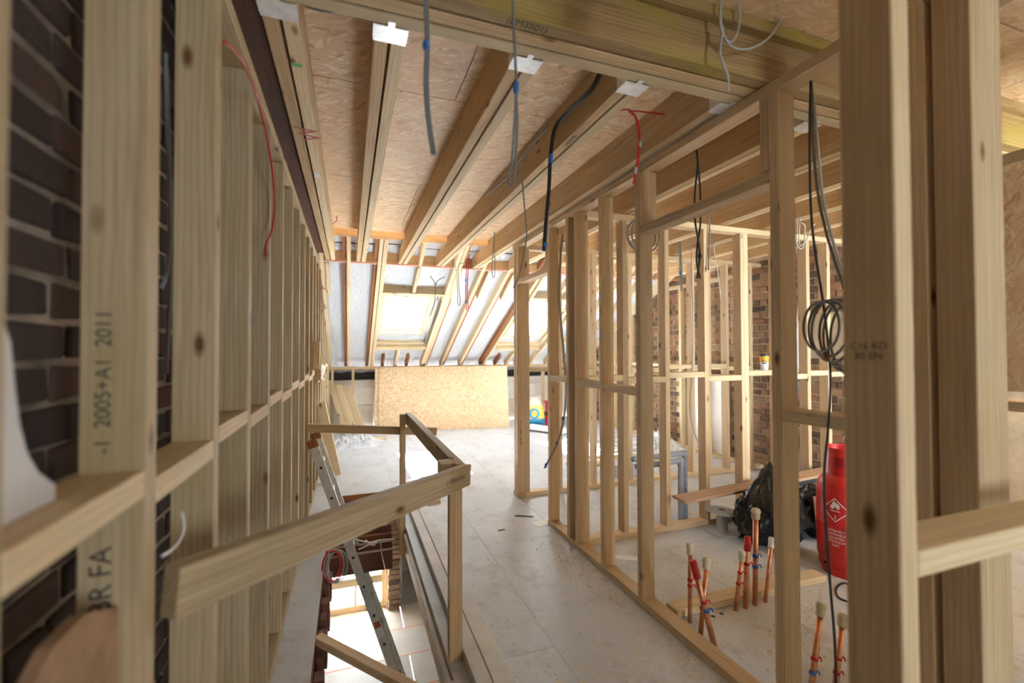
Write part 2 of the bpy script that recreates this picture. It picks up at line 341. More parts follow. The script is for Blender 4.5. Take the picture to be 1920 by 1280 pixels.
# ---- walls of brick
BL, BH, MJ = 0.215, 0.065, 0.013
def brickmesh(L, H_, Dp, mat, seed):
    r = random.Random(seed); bm = bmesh.new(); bmesh.ops.create_cube(bm, size=1.0)
    for v in bm.verts: v.co = Vector((v.co.x * L, v.co.y * Dp, v.co.z * H_)) + Vector((r.uniform(-.006, .006), r.uniform(-.004, .004), r.uniform(-.0055, .0055)))
    bmesh.ops.bevel(bm, geom=bm.edges[:], offset=0.005, segments=1, affect='EDGES')
    me = bpy.data.meshes.new('brick'); bm.to_mesh(me); bm.free(); me.materials.append(mat); return me
def brick_wall(root, x, sgn, ya, yb, za, zb, single, mat, stuffmat, holes=()):
    """face at x, looking along sgn; bricks run along Y. single(y,z) says which are objects of their own"""
    S_ = [brickmesh(BL, BH, 0.10, mat, k) for k in range(4)]; Hd = [brickmesh(0.102, BH, 0.10, mat, k + 9) for k in range(3)]
    rest = []; r = random.Random(3); row = 0; z = za + BH / 2
    while z < zb:
        hdr = row % 2 == 1
        L = 0.102 if hdr else BL; y = ya + (0.0 if hdr else -0.055) + L / 2
        while y < yb:
            if not any(h[0] < y < h[1] and h[2] < z < h[3] for h in holes):
                off = r.uniform(-0.004, 0.007); c = Vector((x + sgn * (off - 0.05), y, z + r.uniform(-.002, .002)))
                if single(y, z): obj('brick', r.choice(Hd if hdr else S_), None, root, Matrix.Translation(c) @ Matrix.Rotation(math.pi / 2 + r.uniform(-.012, .012), 4, 'Z'))
                else: rest.append((c, L, r.random()))
            y += L + MJ
        z += BH + MJ; row += 1
    if rest:
        V = []; Fs = []; cols = []
        for c, L, t in rest:
            b0 = len(V)
            for dx in (-.05, .05):
                for dy in (-L / 2, L / 2):
                    for dz in (-BH / 2, BH / 2): V.append((c.x + dx, c.y + dy, c.z + dz))
            Fs += [tuple(b0 + k for k in f) for f in ((0, 1, 3, 2), (4, 6, 7, 5), (0, 4, 5, 1), (2, 3, 7, 6), (1, 5, 7, 3), (0, 2, 6, 4))]
            cols += [t] * 8
        me = bpy.data.meshes.new('bricks'); me.from_pydata(V, [], Fs); a = me.color_attributes.new('tone', 'FLOAT_COLOR', 'POINT')
        for i, t in enumerate(cols): a.data[i].color = (t, t, t, 1)
        o = obj('brick_courses', me, stuffmat, root); o['kind'] = 'stuff'
wl = struct('wall_left')
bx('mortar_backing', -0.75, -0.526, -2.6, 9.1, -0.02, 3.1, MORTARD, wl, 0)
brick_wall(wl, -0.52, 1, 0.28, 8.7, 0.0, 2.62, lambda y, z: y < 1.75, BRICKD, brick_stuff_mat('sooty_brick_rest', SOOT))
wr = struct('wall_right')
bx('mortar_backing', XR + 0.012, XR + 0.25, -2.6, 9.1, -0.02, 3.1, MORTAR, wr, 0)
brick_wall(wr, XR, -1, 2.35, 8.7, 0.0, 2.5, lambda y, z: 2.5 < y < 4.55 and z < 2.45, BRICK, BRICKS, holes=((4.6, 5.6, 0, 1.1), (3.05, 3.6, 1.35, 1.75)))
# rear wall of the building, behind the viewer, with two windows
wb = struct('wall_back')
for a in ((-0.75, 1.5), (2.15, 3.08)): bx('wall_pier', a[0], a[1], -2.8, -2.6, 0, 2.66, PLASTER, wb, 0)
for a in ((1.5, 2.15),):
    bx('wall_spandrel', a[0], a[1], -2.8, -2.6, 0, 0.85, PLASTER, wb, 0); bx('wall_lintel', a[0], a[1], -2.8, -2.6, 2.15, 2.66, PLASTER, wb, 0)
for i, a in enumerate(((1.5, 2.15),)):
    wn = struct('window_%d' % (i + 3), (a[0], -2.7, 0.85))
    for b in ((a[0], a[0] + .06, 0.85, 2.15), (a[1] - .06, a[1], 0.85, 2.15), (a[0], a[1], 0.85, .92), (a[0], a[1], 2.08, 2.15), ((a[0] + a[1]) / 2 - .03, (a[0] + a[1]) / 2 + .03, .92, 2.08)):
        bx('frame', b[0], b[1], -2.74, -2.67, b[2], b[3], WHITEB, wn)
    bx('pane', a[0] + .05, a[1] - .05, -2.71, -2.704, 0.9, 2.1, GLASS, wn, 0)
    portal(((a[0] + a[1]) / 2, -2.62, 1.5), (math.radians(90), 0, 0), a[1] - a[0], 1.3)

# outer wall of the pipe room, out of view on the right, with a big north window
wq = struct('wall_rear_right')
bx('wall_pier', 2.98, 3.08, 0.40, 0.50, 0, 2.65, PLASTER, wq, 0); bx('wall_pier', 4.60, XR + .02, 0.40, 0.50, 0, 2.65, PLASTER, wq, 0)
bx('wall_spandrel', 3.08, 4.60, 0.40, 0.50, 0, 0.55, PLASTER, wq, 0); bx('wall_lintel', 3.08, 4.60, 0.40, 0.50, 2.35, 2.65, PLASTER, wq, 0)
bx('sky_block_wall', 2.98, 3.08, -2.6, 0.40, 0, 2.65, PLASTER, wq, 0)  # unseen wall added to keep sky light out of the near corridor
wn = struct('window_4', (3.84, 0.45, 0.55))
for b in ((3.08, 3.13, .55, 2.35), (4.55, 4.60, .55, 2.35), (3.13, 4.55, .55, .61), (3.13, 4.55, 2.29, 2.35), (3.81, 3.87, .61, 2.29)): bx('frame', b[0], b[1], 0.42, 0.48, b[2], b[3], WHITEB, wn)
bx('pane', 3.13, 4.55, 0.445, 0.451, 0.6, 2.3, GLASS, wn, 0)
portal((3.84, 0.51, 1.45), (math.radians(90), 0, 0), 1.5, 1.78)

# ---- far wall under the eaves and the knee frame in front of it
wf = struct('wall_far')
bx('masonry', -0.75, XR + .25, 8.80, 9.0, -0.02, 0.86, PLASTER, wf, 0)
bx('eaves_shade_sheet', -0.75, XR + .25, 9.0, 9.06, 0.5, 1.3, DARK, wf, 0)  # dark sheet standing in for the shaded void at the eaves
for a, b, z0, z1 in ((-0.28, 0.02, 0.02, 0.45), (-0.2, 0.02, 0.47, 0.72), (0.08, 0.42, 0.02, 0.40), (0.08, 0.42, 0.42, 0.72), (2.9, 3.3, 0.02, 0.40), (2.95, 3.35, 0.42, 0.72), (3.4, 3.75, 0.42, .72)):
    bx('insulation_panel', a, b, 8.77, 8.80, z0, z1, WHITEB if z0 > .4 else PLASTER, wf)
kn = thing('knee_wall_frame', 'low timber knee frame under the white sloping roof at the far end', 'wall frame', (2, 8.5, 0))
bx('top_plate', -0.36, XR - .02, 8.42, 8.52, 1.075, 1.12, PINEJ, kn)
for x in (-0.30, 0.04, 0.43, 0.85, 1.3, 1.7, 2.1, 2.5, 2.87, 3.27, 3.67, 4.07, 4.47): bx('stud', x, x + .045, 8.43, 8.51, 0.0, 1.075, PINE, kn)

# ---- sloping roof: membrane, rafters, two skylights
cs = struct('ceiling_slope', (2, 8.5, 1.2))
UPN = Vector((0, SL, 1)).normalized(); DN = Vector((0, 1, -SL)).normalized()      # normal and down-slope
rx = [-0.30, -0.02, 0.355, 1.285, 1.63, 1.99, 2.40, 3.40, 3.75, 4.12, 4.48]
def onroof(x, y, h=0.0): return Vector((x, y, roofz(y))) + UPN * h
SKY = [(0.46, 1.10, 6.40, 7.42), (2.58, 3.22, 6.40, 7.46)]
def memb_mesh():
    xs = [-0.55 + i * 0.05 for i in range(int(5.4 / 0.05) + 1)]; ys = [4.85 + i * 0.06 for i in range(int(4.25 / 0.06) + 1)]
    V = []; idx = {}
    for i, x in enumerate(xs):
        l = max([r for r in [-0.6] + rx if r <= x] or [-0.6]); rr = min([r for r in rx + [4.9] if r > x] or [4.9])
        t = (x - l) / max(rr - l, .01); sag = math.sin(math.pi * min(max(t, 0), 1))
        for j, y in enumerate(ys):
            n = noise.noise(Vector((x * 3.5, y * 2.2, 1.3))) * 0.010 + noise.noise(Vector((x * 9 + y * 4, y * 5 - x * 3, 4))) * 0.006
            p = onroof(x, y, 0.135 - 0.022 * sag + n); idx[i, j] = len(V); V.append(tuple(p))
    Fs = []
    for i in range(len(xs) - 1):
        for j in range(len(ys) - 1):
            xm = xs[i] + .025; ym = ys[j] + .03
            if any(a - .03 < xm < b + .03 and c - .03 < ym < d + .03 for a, b, c, d in SKY): continue
            Fs.append((idx[i, j], idx[i, j + 1], idx[i + 1, j + 1], idx[i + 1, j]))
    me = bpy.data.meshes.new('membrane'); me.from_pydata(V, [], Fs); me.polygons.foreach_set('use_smooth', [True] * len(Fs)); me.update(); return me
obj('membrane', memb_mesh(), MEMB, cs)
def rafter(label, x, ya=5.15, yb=8.5, w_=0.045, old=None, dep=0.12, mat=PINEP):
    t = thing('roof_rafter', label, 'rafter', onroof(x, yb), 'rafters of the sloping roof')
    bar('new_rafter', onroof(x, ya, dep / 2), onroof(x, yb, dep / 2), w_, dep, mat, t, UPN)
    if old is not None: bar('old_rafter', onroof(x + old, ya, dep / 2 + .02), onroof(x + old, yb, dep / 2 + .02), 0.042, dep - .03, OLD, t, UPN)
    return t
rafter('pale roof rafter nearest the left stud wall', -0.30)
rafter('first pale rafter from the left with an orange old timber on its left side', -0.01, old=-0.05)
r = rafter('pale doubled rafter along the left side of the left skylight', 0.385, old=-0.095, w_=0.05)
bar('new_rafter', onroof(0.332, 5.15, .06), onroof(0.332, 8.5, .06), 0.042, 0.12, PINEP, r, UPN)
r = rafter('pale doubled rafter along the right side of the left skylight', 1.255, old=0.085, w_=0.05)
bar('new_rafter', onroof(1.305, 5.15, .06), onroof(1.305, 8.5, .06), 0.042, 0.12, PINEP, r, UPN)
rafter('pale rafter with orange edge, second right of the left skylight', 1.615, old=0.045)
rafter('pale rafter with orange edge, midway between the two skylights', 1.97, old=0.045)
rafter('dark reddish old rafter with pale timber along the left side of the right skylight', 2.43, old=-0.05)
rafter('pale rafter along the right side of the right skylight', 3.40, old=0.045)
rafter('pale rafter, first beyond the right skylight', 3.75, old=0.045)
rafter('pale rafter, second beyond the right skylight', 4.12, old=0.045)
rafter('pale rafter against the right brick wall', 4.50)
for x, lab in ((-0.30, 'beside the leftmost rafter'), (0.33, 'left of the left skylight'), (1.28, 'right of the left skylight'), (1.67, 'on the second rafter right of the left skylight'), (2.02, 'midway between the skylights'), (2.46, 'left of the right skylight'), (3.44, 'right of the right skylight')): # tails running from the flat ceiling down onto the rafters
    t = thing('ceiling_tie', 'short pale ceiling tie ' + lab, 'timber', onroof(x + .05, 6.0), 'ceiling ties at the rafters')
    bar('tie_board', (x + .05, 5.67, roofz(5.67) + .07), (x + .05, 6.25, roofz(6.25) + .03), 0.04, 0.09, PINEP, t)
for i, (a, b, c, d) in enumerate(SKY):
    sk = struct('window_%d' % (i + 1), onroof((a + b) / 2, (c + d) / 2))
    wn = ('left', 'right')[i]
    hd = thing('skylight_trimmer', 'timber trimmer with a short jack rafter above the %s skylight' % wn, 'timber', onroof((a + b) / 2, c - .22))
    bar('trimmer_board', onroof(a - .07, c - .22, .06), onroof(b + .14, c - .22, .06), 0.05, 0.13, PINEG, hd, UPN)
    bar('jack_rafter', onroof((a + b) / 2 + .03, 5.2, .06), onroof((a + b) / 2 + .03, c - .245, .06), 0.045, 0.11, PINEP, hd, UPN)
    bt = thing('skylight_trimmer', 'pale double trimmer with short jack rafters below the %s skylight' % wn, 'timber', onroof((a + b) / 2, d + .4))
    bar('trimmer_board', onroof(a - .08, d + .36, .05), onroof(b + .12, d + .36, .05), 0.045, 0.10, PINEP, bt, UPN)
    bar('trimmer_board', onroof(a - .08, d + .27, .085), onroof(b + .12, d + .27, .085), 0.04, 0.06, PINEP, bt, UPN)
    bar('jack_rafter', onroof((a + b) / 2, d + .39, .06), onroof((a + b) / 2, 8.5, .06), 0.045, 0.11, PINEP, bt, UPN)
    for k in (-.22, .2): bar('old_rafter_foot', onroof((a + b) / 2 + k, 8.15, .07), onroof((a + b) / 2 + k, 8.5, .07), 0.045, 0.09, OLD, bt, UPN)
    f = 0.04
    for p, q in (((a - f / 2, c - f), (a - f / 2, d + f)), ((b + f / 2, c - f), (b + f / 2, d + f))):
        bar('frame', onroof(*p, .15), onroof(*q, .15), f, 0.11, PINEP, sk, UPN)
    for yy in (c - f / 2, d + f / 2): bar('frame', onroof(a, yy, .15), onroof(b, yy, .15), f, 0.11, PINEP, sk, UPN)
    for p, q in (((a + .012, c), (a + .012, d)), ((b - .012, c), (b - .012, d))): bar('sash', onroof(*p, .17), onroof(*q, .17), 0.024, 0.045, PINEP, sk, UPN)
    for yy in (c + .012, d - .012): bar('sash', onroof(a + .04, yy, .17), onroof(b - .04, yy, .17), 0.024, 0.045, PINEP, sk, UPN)
    bar('pane', onroof((a + b) / 2, c, .185), onroof((a + b) / 2, d, .185), b - a - .04, 0.006, GLASST, sk, UPN, 0)
    bar('lining', onroof(b + .085, c, .09), onroof(b + .085, d + .25, .09), 0.012, 0.12, GREYW if i == 0 else PINEP, sk, UPN)
    portal(onroof((a + b) / 2, (c + d) / 2, .10), Vector(-UPN).to_track_quat('-Z', 'Y').to_euler(), b - a, d - c)

# ---- flat ceiling: OSB deck
cl = struct('ceiling', (2, 2, ZD))
def deck(x0, x1, y0, y1): bx('osb_sheet', x0 + .002, x1 - .002, y0 + .002, y1 - .002, ZD, ZD + 0.018, OSB, cl, 0.001)
for j, (ya, yb) in enumerate(((-2.6, -1.46), (-1.46, -0.24), (-0.24, 0.98), (0.98, 2.20), (2.20, 3.42), (3.42, 4.64), (4.64, 4.86))):
    x = -0.75 + (-1.2 if j % 2 else 0)
    while x < XR + .25:
        a, b = max(x, -0.75), min(x + 2.44, XR + .25)
        if b - a > .05: deck(a, b, ya, yb)
        x += 2.44
bx('sun_block_sheet', -0.75, XR + .25, -2.8, 4.9, ZD + .02, ZD + .03, DARK, cl, 0)  # unseen sheet added to stop sun leaking through the deck joints
bx('daylight_block_board', -0.75, XR + .25, 4.865, 4.89, ZD + .0, 3.05, OSB, cl, 0)  # board added to shut daylight out of the slot behind the deck
bx('dark_gap_board', -0.515, -0.264, 1.49, 5.5, 2.50, 2.55, OLDD, cl)  # dark board added to darken the gap where lit OSB showed
# ---- header beam of three plies and the doubled joists hung from it
hb = thing('header_beam', 'big triple timber header beam crossing the ceiling, green-stained side', 'beam', (1.5, 1.39, ZJ))
for y, m in ((1.30, BEAMG), (1.362, PINEJ), (1.422, PINEP)): bx('beam_ply', -0.50, XR, y, y + .052, ZJ, ZD - .002, m, hb)
bx('batten', -0.3, XR, 1.265, 1.299, ZD - .045, ZD - .002, BEAMG, hb)
me = textmesh('(EM3501)', 0.036, .0003); obj('pencil_mark', me, INK, hb, frame_M((0.53, 1.327, ZJ - .0004), (1, 0.02, 0), (0, -1, 0)))
JX = [(-0.258, 'beside the left stud wall, marked in red'), (0.072, 'first right of the marked one'), (0.545, 'second right of the marked one'), (1.0, 'with black cable clipped to its side'), (1.462, 'just left of the nearest partition'), (1.945, 'first inside the nearest partition'), (2.41, 'second inside the nearest partition'), (2.87, 'third inside the nearest partition'), (3.33, 'fourth inside the nearest partition'), (3.79, 'fifth inside the nearest partition'), (4.25, 'nearest the right brick wall')]
JO = []
for x, lab in JX:
    j = thing('ceiling_joist', 'doubled pale ceiling joist ' + lab, 'joist', (x + .05, 1.48, ZJ), 'doubled ceiling joists'); JO.append(j)
    for k in (0, 0.056): bx('joist_ply', x + k, x + k + .047, 1.479, 5.58, ZJ, ZD - .055, PINEJ if k == 0 else PINEP, j)
    bx('firring', x + .004, x + .098, 1.479, 4.9, ZD - .054, ZD - .001, PINEJ, j)
    hg = thing_h = bx('joist_hanger', x - .002, x + .103, 1.476, 1.555, ZJ - .003, ZJ - .0005, GALV, j, 0)
    for q in (x - .004, x + .1025): bx('hanger_flange', q, q + .0025, 1.476, 1.54, ZJ - .002, ZD - .06, GALV, hg, 0)
    bx('hanger_tab', x + .04, x + .062, 1.452, 1.476, ZJ - .004, ZJ - .001, GALV, hg, 0)
me = textmesh('W', 0.14, .0003); obj('red_mark', me, INKR, JO[0], frame_M((-0.18, 2.35, ZJ - .0006), (0.2, 1, 0), (-1, 0.1, 0)))
bx('sticker', -0.20, -0.165, 1.78, 1.80, ZJ - .001, ZJ - .0003, plain('green_sticker', (0.08, 0.5, 0.14), .5), JO[0], 0)
bx('label_tag', -0.195, -0.165, 2.86, 2.93, ZJ - .001, ZJ - .0003, WHITEB, JO[0], 0)
me = textmesh('(EM3501)', 0.03, .0003); obj('pencil_mark', me, INK, JO[3], frame_M((1.025, 2.0, ZJ - .0005), (0, 1, 0), (-1, 0, 0)))
rm = thing('rim_beam', 'cross beam closing the far ends of the ceiling joists, with pink lower edge', 'beam', (2, 5.6, ZJ))
bx('beam', -0.30, XR, 5.585, 5.64, ZJ + .012, ZJ + .17, PINEJ, rm); bx('pink_edge', -0.31, XR, 5.582, 5.65, ZJ - .012, ZJ + .0115, PINKB, rm)
bm_ = thing('ceiling_cross_timber', 'brown cross timber above the joists just beyond the board ceiling', 'beam', (2, 5.0, 2.6))
bx('beam', -0.30, XR, 4.965, 5.02, 2.60, 2.685, PINEJ, bm_)
# near bay behind the header beam
for x in (0.3, 0.9, 1.95, 2.5):
    j = thing('near_ceiling_joist', 'single joist overhead before the header beam, ' + {0.3: 'leftmost', 0.9: 'second from left', 1.95: 'third from left', 2.5: 'rightmost'}[x], 'joist', (x, 0, ZJ), 'joists behind the header beam')
    bx('joist_ply', x, x + .047, -2.58, 0.9, ZJ + .08, ZD - .002, PINE, j)

# ================================================================ STUD WALLS
def stud_wall(name, label, axis, a0, a1, f0, f1, ztop, studs, nogs, sole=True, th=0.042, mat=PINE, top=True, soles=None, plate=0.045):
    """axis: 'Y' runs along Y with face planes x=f0..f1; 'X' runs along X with y=f0..f1. studs: starts; nogs: (from,to,z)"""
    loc = ((f0 + f1) / 2, (a0 + a1) / 2, 0) if axis == 'Y' else ((a0 + a1) / 2, (f0 + f1) / 2, 0)
    t = thing(name, label, 'stud wall', loc)
    def b(n, s0, s1, z0, z1, m=mat, g0=f0, g1=f1):
        return bx(n, g0, g1, s0, s1, z0, z1, m, t) if axis == 'Y' else bx(n, s0, s1, g0, g1, z0, z1, m, t)
    for s0, s1 in (soles or ([(a0, a1)] if sole else [])): b('sole_plate', s0, s1, 0.001, 0.042)
    if top: b('top_plate', a0, a1, ztop, ztop + plate)
    S2 = []
    for s in studs:
        z0 = 0.042; z1 = ztop
        if isinstance(s, tuple): s, z0, z1 = s
        S2.append(b('stud', s, s + th, z0, z1))
    for (s0, s1, z) in nogs: b('nogging', s0, s1, z, z + .045, PINEP)
    return t, b, S2
T_ = {}
# left wall: studs every 0.40 m
ls = [0.535] + [0.905 + 0.398 * k for k in range(19)]
zn = [1.19, 1.185, 1.235]
nogs = []
for k in range(len(ls) - 1): nogs.append((ls[k] + .046, ls[k + 1], 1.18 if k % 2 == 0 else 1.155))
lw, lb, lst = stud_wall('timber_stud_wall', 'long row of timber studs with noggings along the brick wall on the left', 'Y', 0.1, 8.4, -0.402, -0.313, 2.352, [0.12] + ls, nogs, th=0.045, mat=PINEG)
del_ = None
# ink stamps on the first big stud (its face towards the viewer)
sx = -0.3575; sy = 0.9045
for body, z, size in (('-1  2005+A1  2011', 1.37, 0.030), ('JY BR FA', 1.03, 0.042)):
    obj('ink_stamp', textmesh(body, size, .0002), INK, lst[2], frame_M((sx - .012, sy, z), (0, 0, 1), (-1, 0, 0)))
# partition beside the walkway
p1, b1, st1 = stud_wall('partition_frame', 'timber partition frame with two doorways running along the right of the walkway', 'Y', 0.66, 4.22, 1.52, 1.605, 2.40,
    [0.80, 0.86, 1.262, 2.135, 2.535, 2.88, 3.01, 3.35, 4.10, 4.155],
    [(0.905, 1.262, 1.15), (2.178, 2.535, 1.155), (2.578, 2.88, 1.16), (3.055, 3.35, 1.17)], soles=[(0.66, 3.40), (4.08, 4.22)])
bx('stud', 1.525, 1.66, 0.70, 0.785, 0.042, 2.40, PINE, p1); b1('door_head', 1.30, 2.135, 2.06, 2.105); b1('door_head', 3.392, 4.10, 2.05, 2.095)
b1('packer', 1.304, 1.345, 2.107, 2.40); b1('packer', 2.094, 2.134, 2.106, 2.40); b1('packer', 4.058, 4.099, 2.096, 2.40); b1('packer', 3.393, 3.43, 2.096, 2.40)
obj('ink_stamp', textmesh('BS EN 14081  C16', .03, .0002), INK, st1[8], frame_M((1.556, 4.0995, 0.62), (0, 0, 1), (-1, 0, 0)))
obj('red_mark', bpy.data.meshes.new('m') if False else polymesh([(0, 0), (.01, 0), (.012, .2), (.002, .22)], .0004), INKR, st1[8], frame_M((1.5195, 4.125, 0.10), (0, -1, 0), (0, 0, 1)))
# cross partition nearer the viewer
xs3 = [1.606, 1.94, 2.325, 2.71, 3.095, 3.135, 3.50, 3.86, 4.12, 4.48]
p3, b3, st3 = stud_wall('partition_frame', 'nearer timber cross partition holding the coffee cup, behind the copper pipes', 'X', 1.606, XR - .06, 2.94, 3.025, 2.395, xs3,
    [(a + .042, b, (1.18, 1.16, 1.19, 1.155, 0, 1.19, 1.15, 1.175, 1.16)[k]) for k, (a, b) in enumerate(zip(xs3, xs3[1:])) if b - a > .2])
xs2 = [1.606, 1.955, 2.345, 2.775, 3.21, 3.60, 3.83, 4.09, 4.45]
p2, b2, st2 = stud_wall('partition_frame', 'farther timber cross partition that ends at the walkway doorway post', 'X', 1.606, XR - .06, 4.10, 4.185, 2.395, xs2,
    [(a + .042, b, 1.17 if k % 2 else 1.20) for k, (a, b) in enumerate(zip(xs2, xs2[1:])) if b - a > .2])
# lining frame on the right brick wall
ys4 = [3.2, 3.75, 4.30, 4.9, 5.35, 5.8, 6.2, 6.6, 7.1, 7.6, 8.1]
p4, b4, st4 = stud_wall('lining_frame', 'pale timber lining frame standing in front of the right brick wall', 'Y', 4.22, 8.38, 4.50, 4.585, 2.30, ys4[2:],
    [(a + .042, b, 1.15) for a, b in zip(ys4[2:], ys4[3:])], mat=PINEP)
# frame close to the viewer on the right (end of a wall across the view)
p5, b5, st5 = stud_wall('near_door_frame', 'out-of-focus end studs of the near cross wall at the right edge', 'X', 0.865, 2.7, 0.50, 0.59, 2.40, [0.865, 2.1, 2.6], [(0.91, 2.1, 1.03)], th=0.045)
obj('ink_stamp', textmesh('C16 KD\nBS EN', .018, .0002), INK, st5[0], frame_M((0.8645, 0.545, 1.415), (0, -1, 0), (0, 0, 1)))
# boarded frame further right
of = thing('boarded_wall_frame', 'brown OSB-clad frame wall glimpsed at the far right edge', 'stud wall', (2.9, 1.0, 0))
bx('osb_panel', 2.86, 2.878, 0.62, 1.28, 1.22, 2.27, OSB, of, .001); bx('top_plate', 2.85, 2.94, 0.60, 1.29, 2.272, 2.317, PINE, of)
bx('nogging', 2.85, 2.94, 0.66, 1.25, 1.13, 1.175, PINE, of)
for y in (0.62, 1.25): bx('stud', 2.88, 2.94, y, y + .04, 0, 2.27, PINE, of)

# ================================================================ GUARD RAIL ROUND THE OPENING
gr = thing('guard_rail', 'temporary timber guard rail around the stairwell opening', 'railing', (0.45, 2.06, 0))
q0 = Vector((-0.303, 0.985, 0.985)); q1 = Vector((0.505, 2.03, 0.852))
nr = bar('near_rail', q0, q1, 0.042, 0.092, PINEG, gr)
d_ = (q1 - q0).normalized(); nn = Vector((d_.y, -d_.x, 0)).normalized()
obj('ink_stamp', textmesh('1102/19-402-1-7', .028, .0002), INK, nr, frame_M(q0 + d_ * 1.17 + nn * .0213 + Vector((0, 0, .005)), -d_, (0, 0, -1)))
bx('post', 0.432, 0.492, 2.06, 2.105, -0.02, 0.80, PINEJ, gr)
bar('side_rail', (0.485, 2.07, 0.846), (0.455, 3.80, 0.862), 0.045, 0.09, PINEG, gr)
bx('rail_block', 0.40, 0.475, 2.10, 2.19, 0.80, 0.89, PINEG, gr)
bx('post', 0.385, 0.428, 3.74, 3.79, -0.22, 0.90, PINEJ, gr)
bar('far_rail', (-0.30, 3.815, 0.825), (0.69, 3.815, 0.735), 0.042, 0.062, PINEJ, gr)

# planks lying beside the opening, ledge
for x0, x1, ya, yb, lab in ((0.494, 0.562, 1.80, 4.12, 'dusty plank lying along the stairwell edge'), (0.566, 0.650, 1.79, 4.10, 'dusty plank lying next to the walkway, outer of the pair')):
    tag(bx('loose_plank', x0, x1, ya, yb, 0.001, 0.048, PLB, None), lab, 'plank')
tag(bar('loose_plank', (0.43 + .0, 1.93, -.12), (-0.15, 2.56, -.06), 0.05, 0.04, PINE), 'short brace timber across the near end of the stairwell', 'plank')
tag(bx('loose_offcut', 0.50, 0.80, 4.20, 4.28, 0.001, 0.032, PINE), 'timber offcut on the floor behind the pair of dusty planks', 'plank')
# old joists across the far part of the opening and cut stubs on its left
for k, y in enumerate((4.06, 4.24, 4.42, 4.60)):
    tag(bx('old_floor_joist', -0.15, 0.39 - .012 * (3 - k), y, y + .05, -0.46, -0.30, OLDD), ('nearest', 'second', 'third', 'farthest')[k] + ' of four old brown joists inside the stairwell', 'joist', 'old joists in the stairwell')
for k in range(8):
    y = 2.12 + .17 * k
    tag(bx('cut_joist_stub', -0.153, -0.118 + .012 * (k % 2), y, y + .075, -0.27, -0.10, OLDD), ('nearest', 'second', 'third', 'fourth', 'fifth', 'sixth', 'seventh', 'farthest')[k] + ' dark sawn joist stub on the left side of the stairwell', 'joist stub', 'sawn joist stubs in the stairwell')
tag(bx('edge_strip', 0.405, 0.428, 1.98, 3.70, -0.06, -0.035, PLB), 'thin pale strip fixed inside the right edge of the stairwell', 'strip')

# ladder
ld = thing('ladder', 'aluminium ladder leaning through the stairwell against the left studs', 'ladder', (0.75, 3.95, -2.5))
lt = Vector((-0.27, 3.92, 0.68)); lbm = Vector((0.775, 3.92, -2.52)); lv = (lbm - lt).normalized(); lup = Vector((lv.z, 0, -lv.x))
for k, dy in enumerate((0, 0.36)):
    s = bar('stile', lt + Vector((0, dy, 0)), lbm + Vector((0, dy, 0)), 0.025, 0.07, ALU, ld, lup)
    bar('stile_cap', lt + Vector((0, dy, 0)) - lv * .03, lt + Vector((0, dy, 0)) + lv * .03, 0.034, 0.08, OLD, s, lup)
for k in range(12):
    p = lt + lv * (0.2 + .26 * k)
    tube('rung', [p + Vector((0, -.016, 0)), p + Vector((0, .376, 0))], 0.014, ALU, ld, 8, False)
    tube('rung_end', [p + Vector((0, -.018, 0)), p + Vector((0, -.012, 0))], 0.011, BLKW, ld, 8, False)
bar('warning_label', lt + lv * 1.55 + Vector((0, -.0132, 0)), lt + lv * 1.70 + Vector((0, -.0132, 0)), 0.001, 0.055, WHITEB, ld, lup, 0)
bar('warning_label', lt + lv * 1.555 + Vector((0, -.0140, 0)), lt + lv * 1.61 + Vector((0, -.0140, 0)), 0.001, 0.05, INKR, ld, lup, 0)

# ================================================================ LOWER STOREY seen through the opening
ZL = -2.55
lf = struct('floor_lower', (1, 5, ZL))
ORG = plain('orange_joint', (0.72, 0.26, 0.13), .7)
k = 0; y = 0.7
while y < 8.5:
    off = -0.6 + (0.9 if k % 2 else 0); xa = -0.9
    for xb in (off + 1.35, off + 3.75, 5.2):
        if xb - xa > .1: bx('floor_sheet', xa + .003, xb - .003, y + .003, y + .597, ZL - .022, ZL, LOWF, lf, .001)
        xa = xb
    bx('joint_strip', -0.9, 5.2, y + .592, y + .608, ZL - .01, ZL + .001, ORG, lf, 0)
    y += 0.6; k += 1
wlo = struct('wall_lower', (0, 7.4, ZL))
bx('wall_panel', -0.80, -0.62, 0.7, 8.6, ZL, -0.024, PLASTER, wlo, 0); bx('wall_panel', 4.66, 4.9, 0.7, 8.6, ZL, -0.024, PLASTER, wlo, 0); bx('wall_panel', -0.8, 4.9, 0.6, 0.7, ZL, -0.024, PLASTER, wlo, 0)
bx('wall_panel', -0.62, -0.33, 7.36, 7.5, ZL, -0.024, PLASTER, wlo, 0); bx('wall_panel', -0.33, 0.55, 7.36, 7.5, -1.62, -0.024, PLASTER, wlo, 0)
pier = bx('pier_core', 0.548, 0.742, 7.3, 7.5, ZL, -0.024, MORTAR, wlo, 0)
pm = [brickmesh(0.17, .065, .10, BRICK, 70 + k) for k in range(3)]
for k in range(26): obj('brick', pm[k % 3], None, pier, Matrix.Translation((0.65 + .008 * (k % 2), 7.255, ZL + .04 + k * .076)))
bx('wall_panel', 0.74, 4.66, 8.4, 8.5, ZL, ZL + .75, PLASTER, wlo, 0); bx('wall_panel', 0.74, 1.0, 8.4, 8.5, ZL + .75, -.024, PLASTER, wlo, 0); bx('wall_panel', 1.0, 4.66, 8.4, 8.5, ZL + .75, -.024, PLASTER, wlo, 0)
bx('wall_panel', 0.741, 0.80, 7.5, 8.4, ZL, -.27, PLASTER, wlo, 0)
wn = struct('window_5', (0.1, 7.4, ZL))
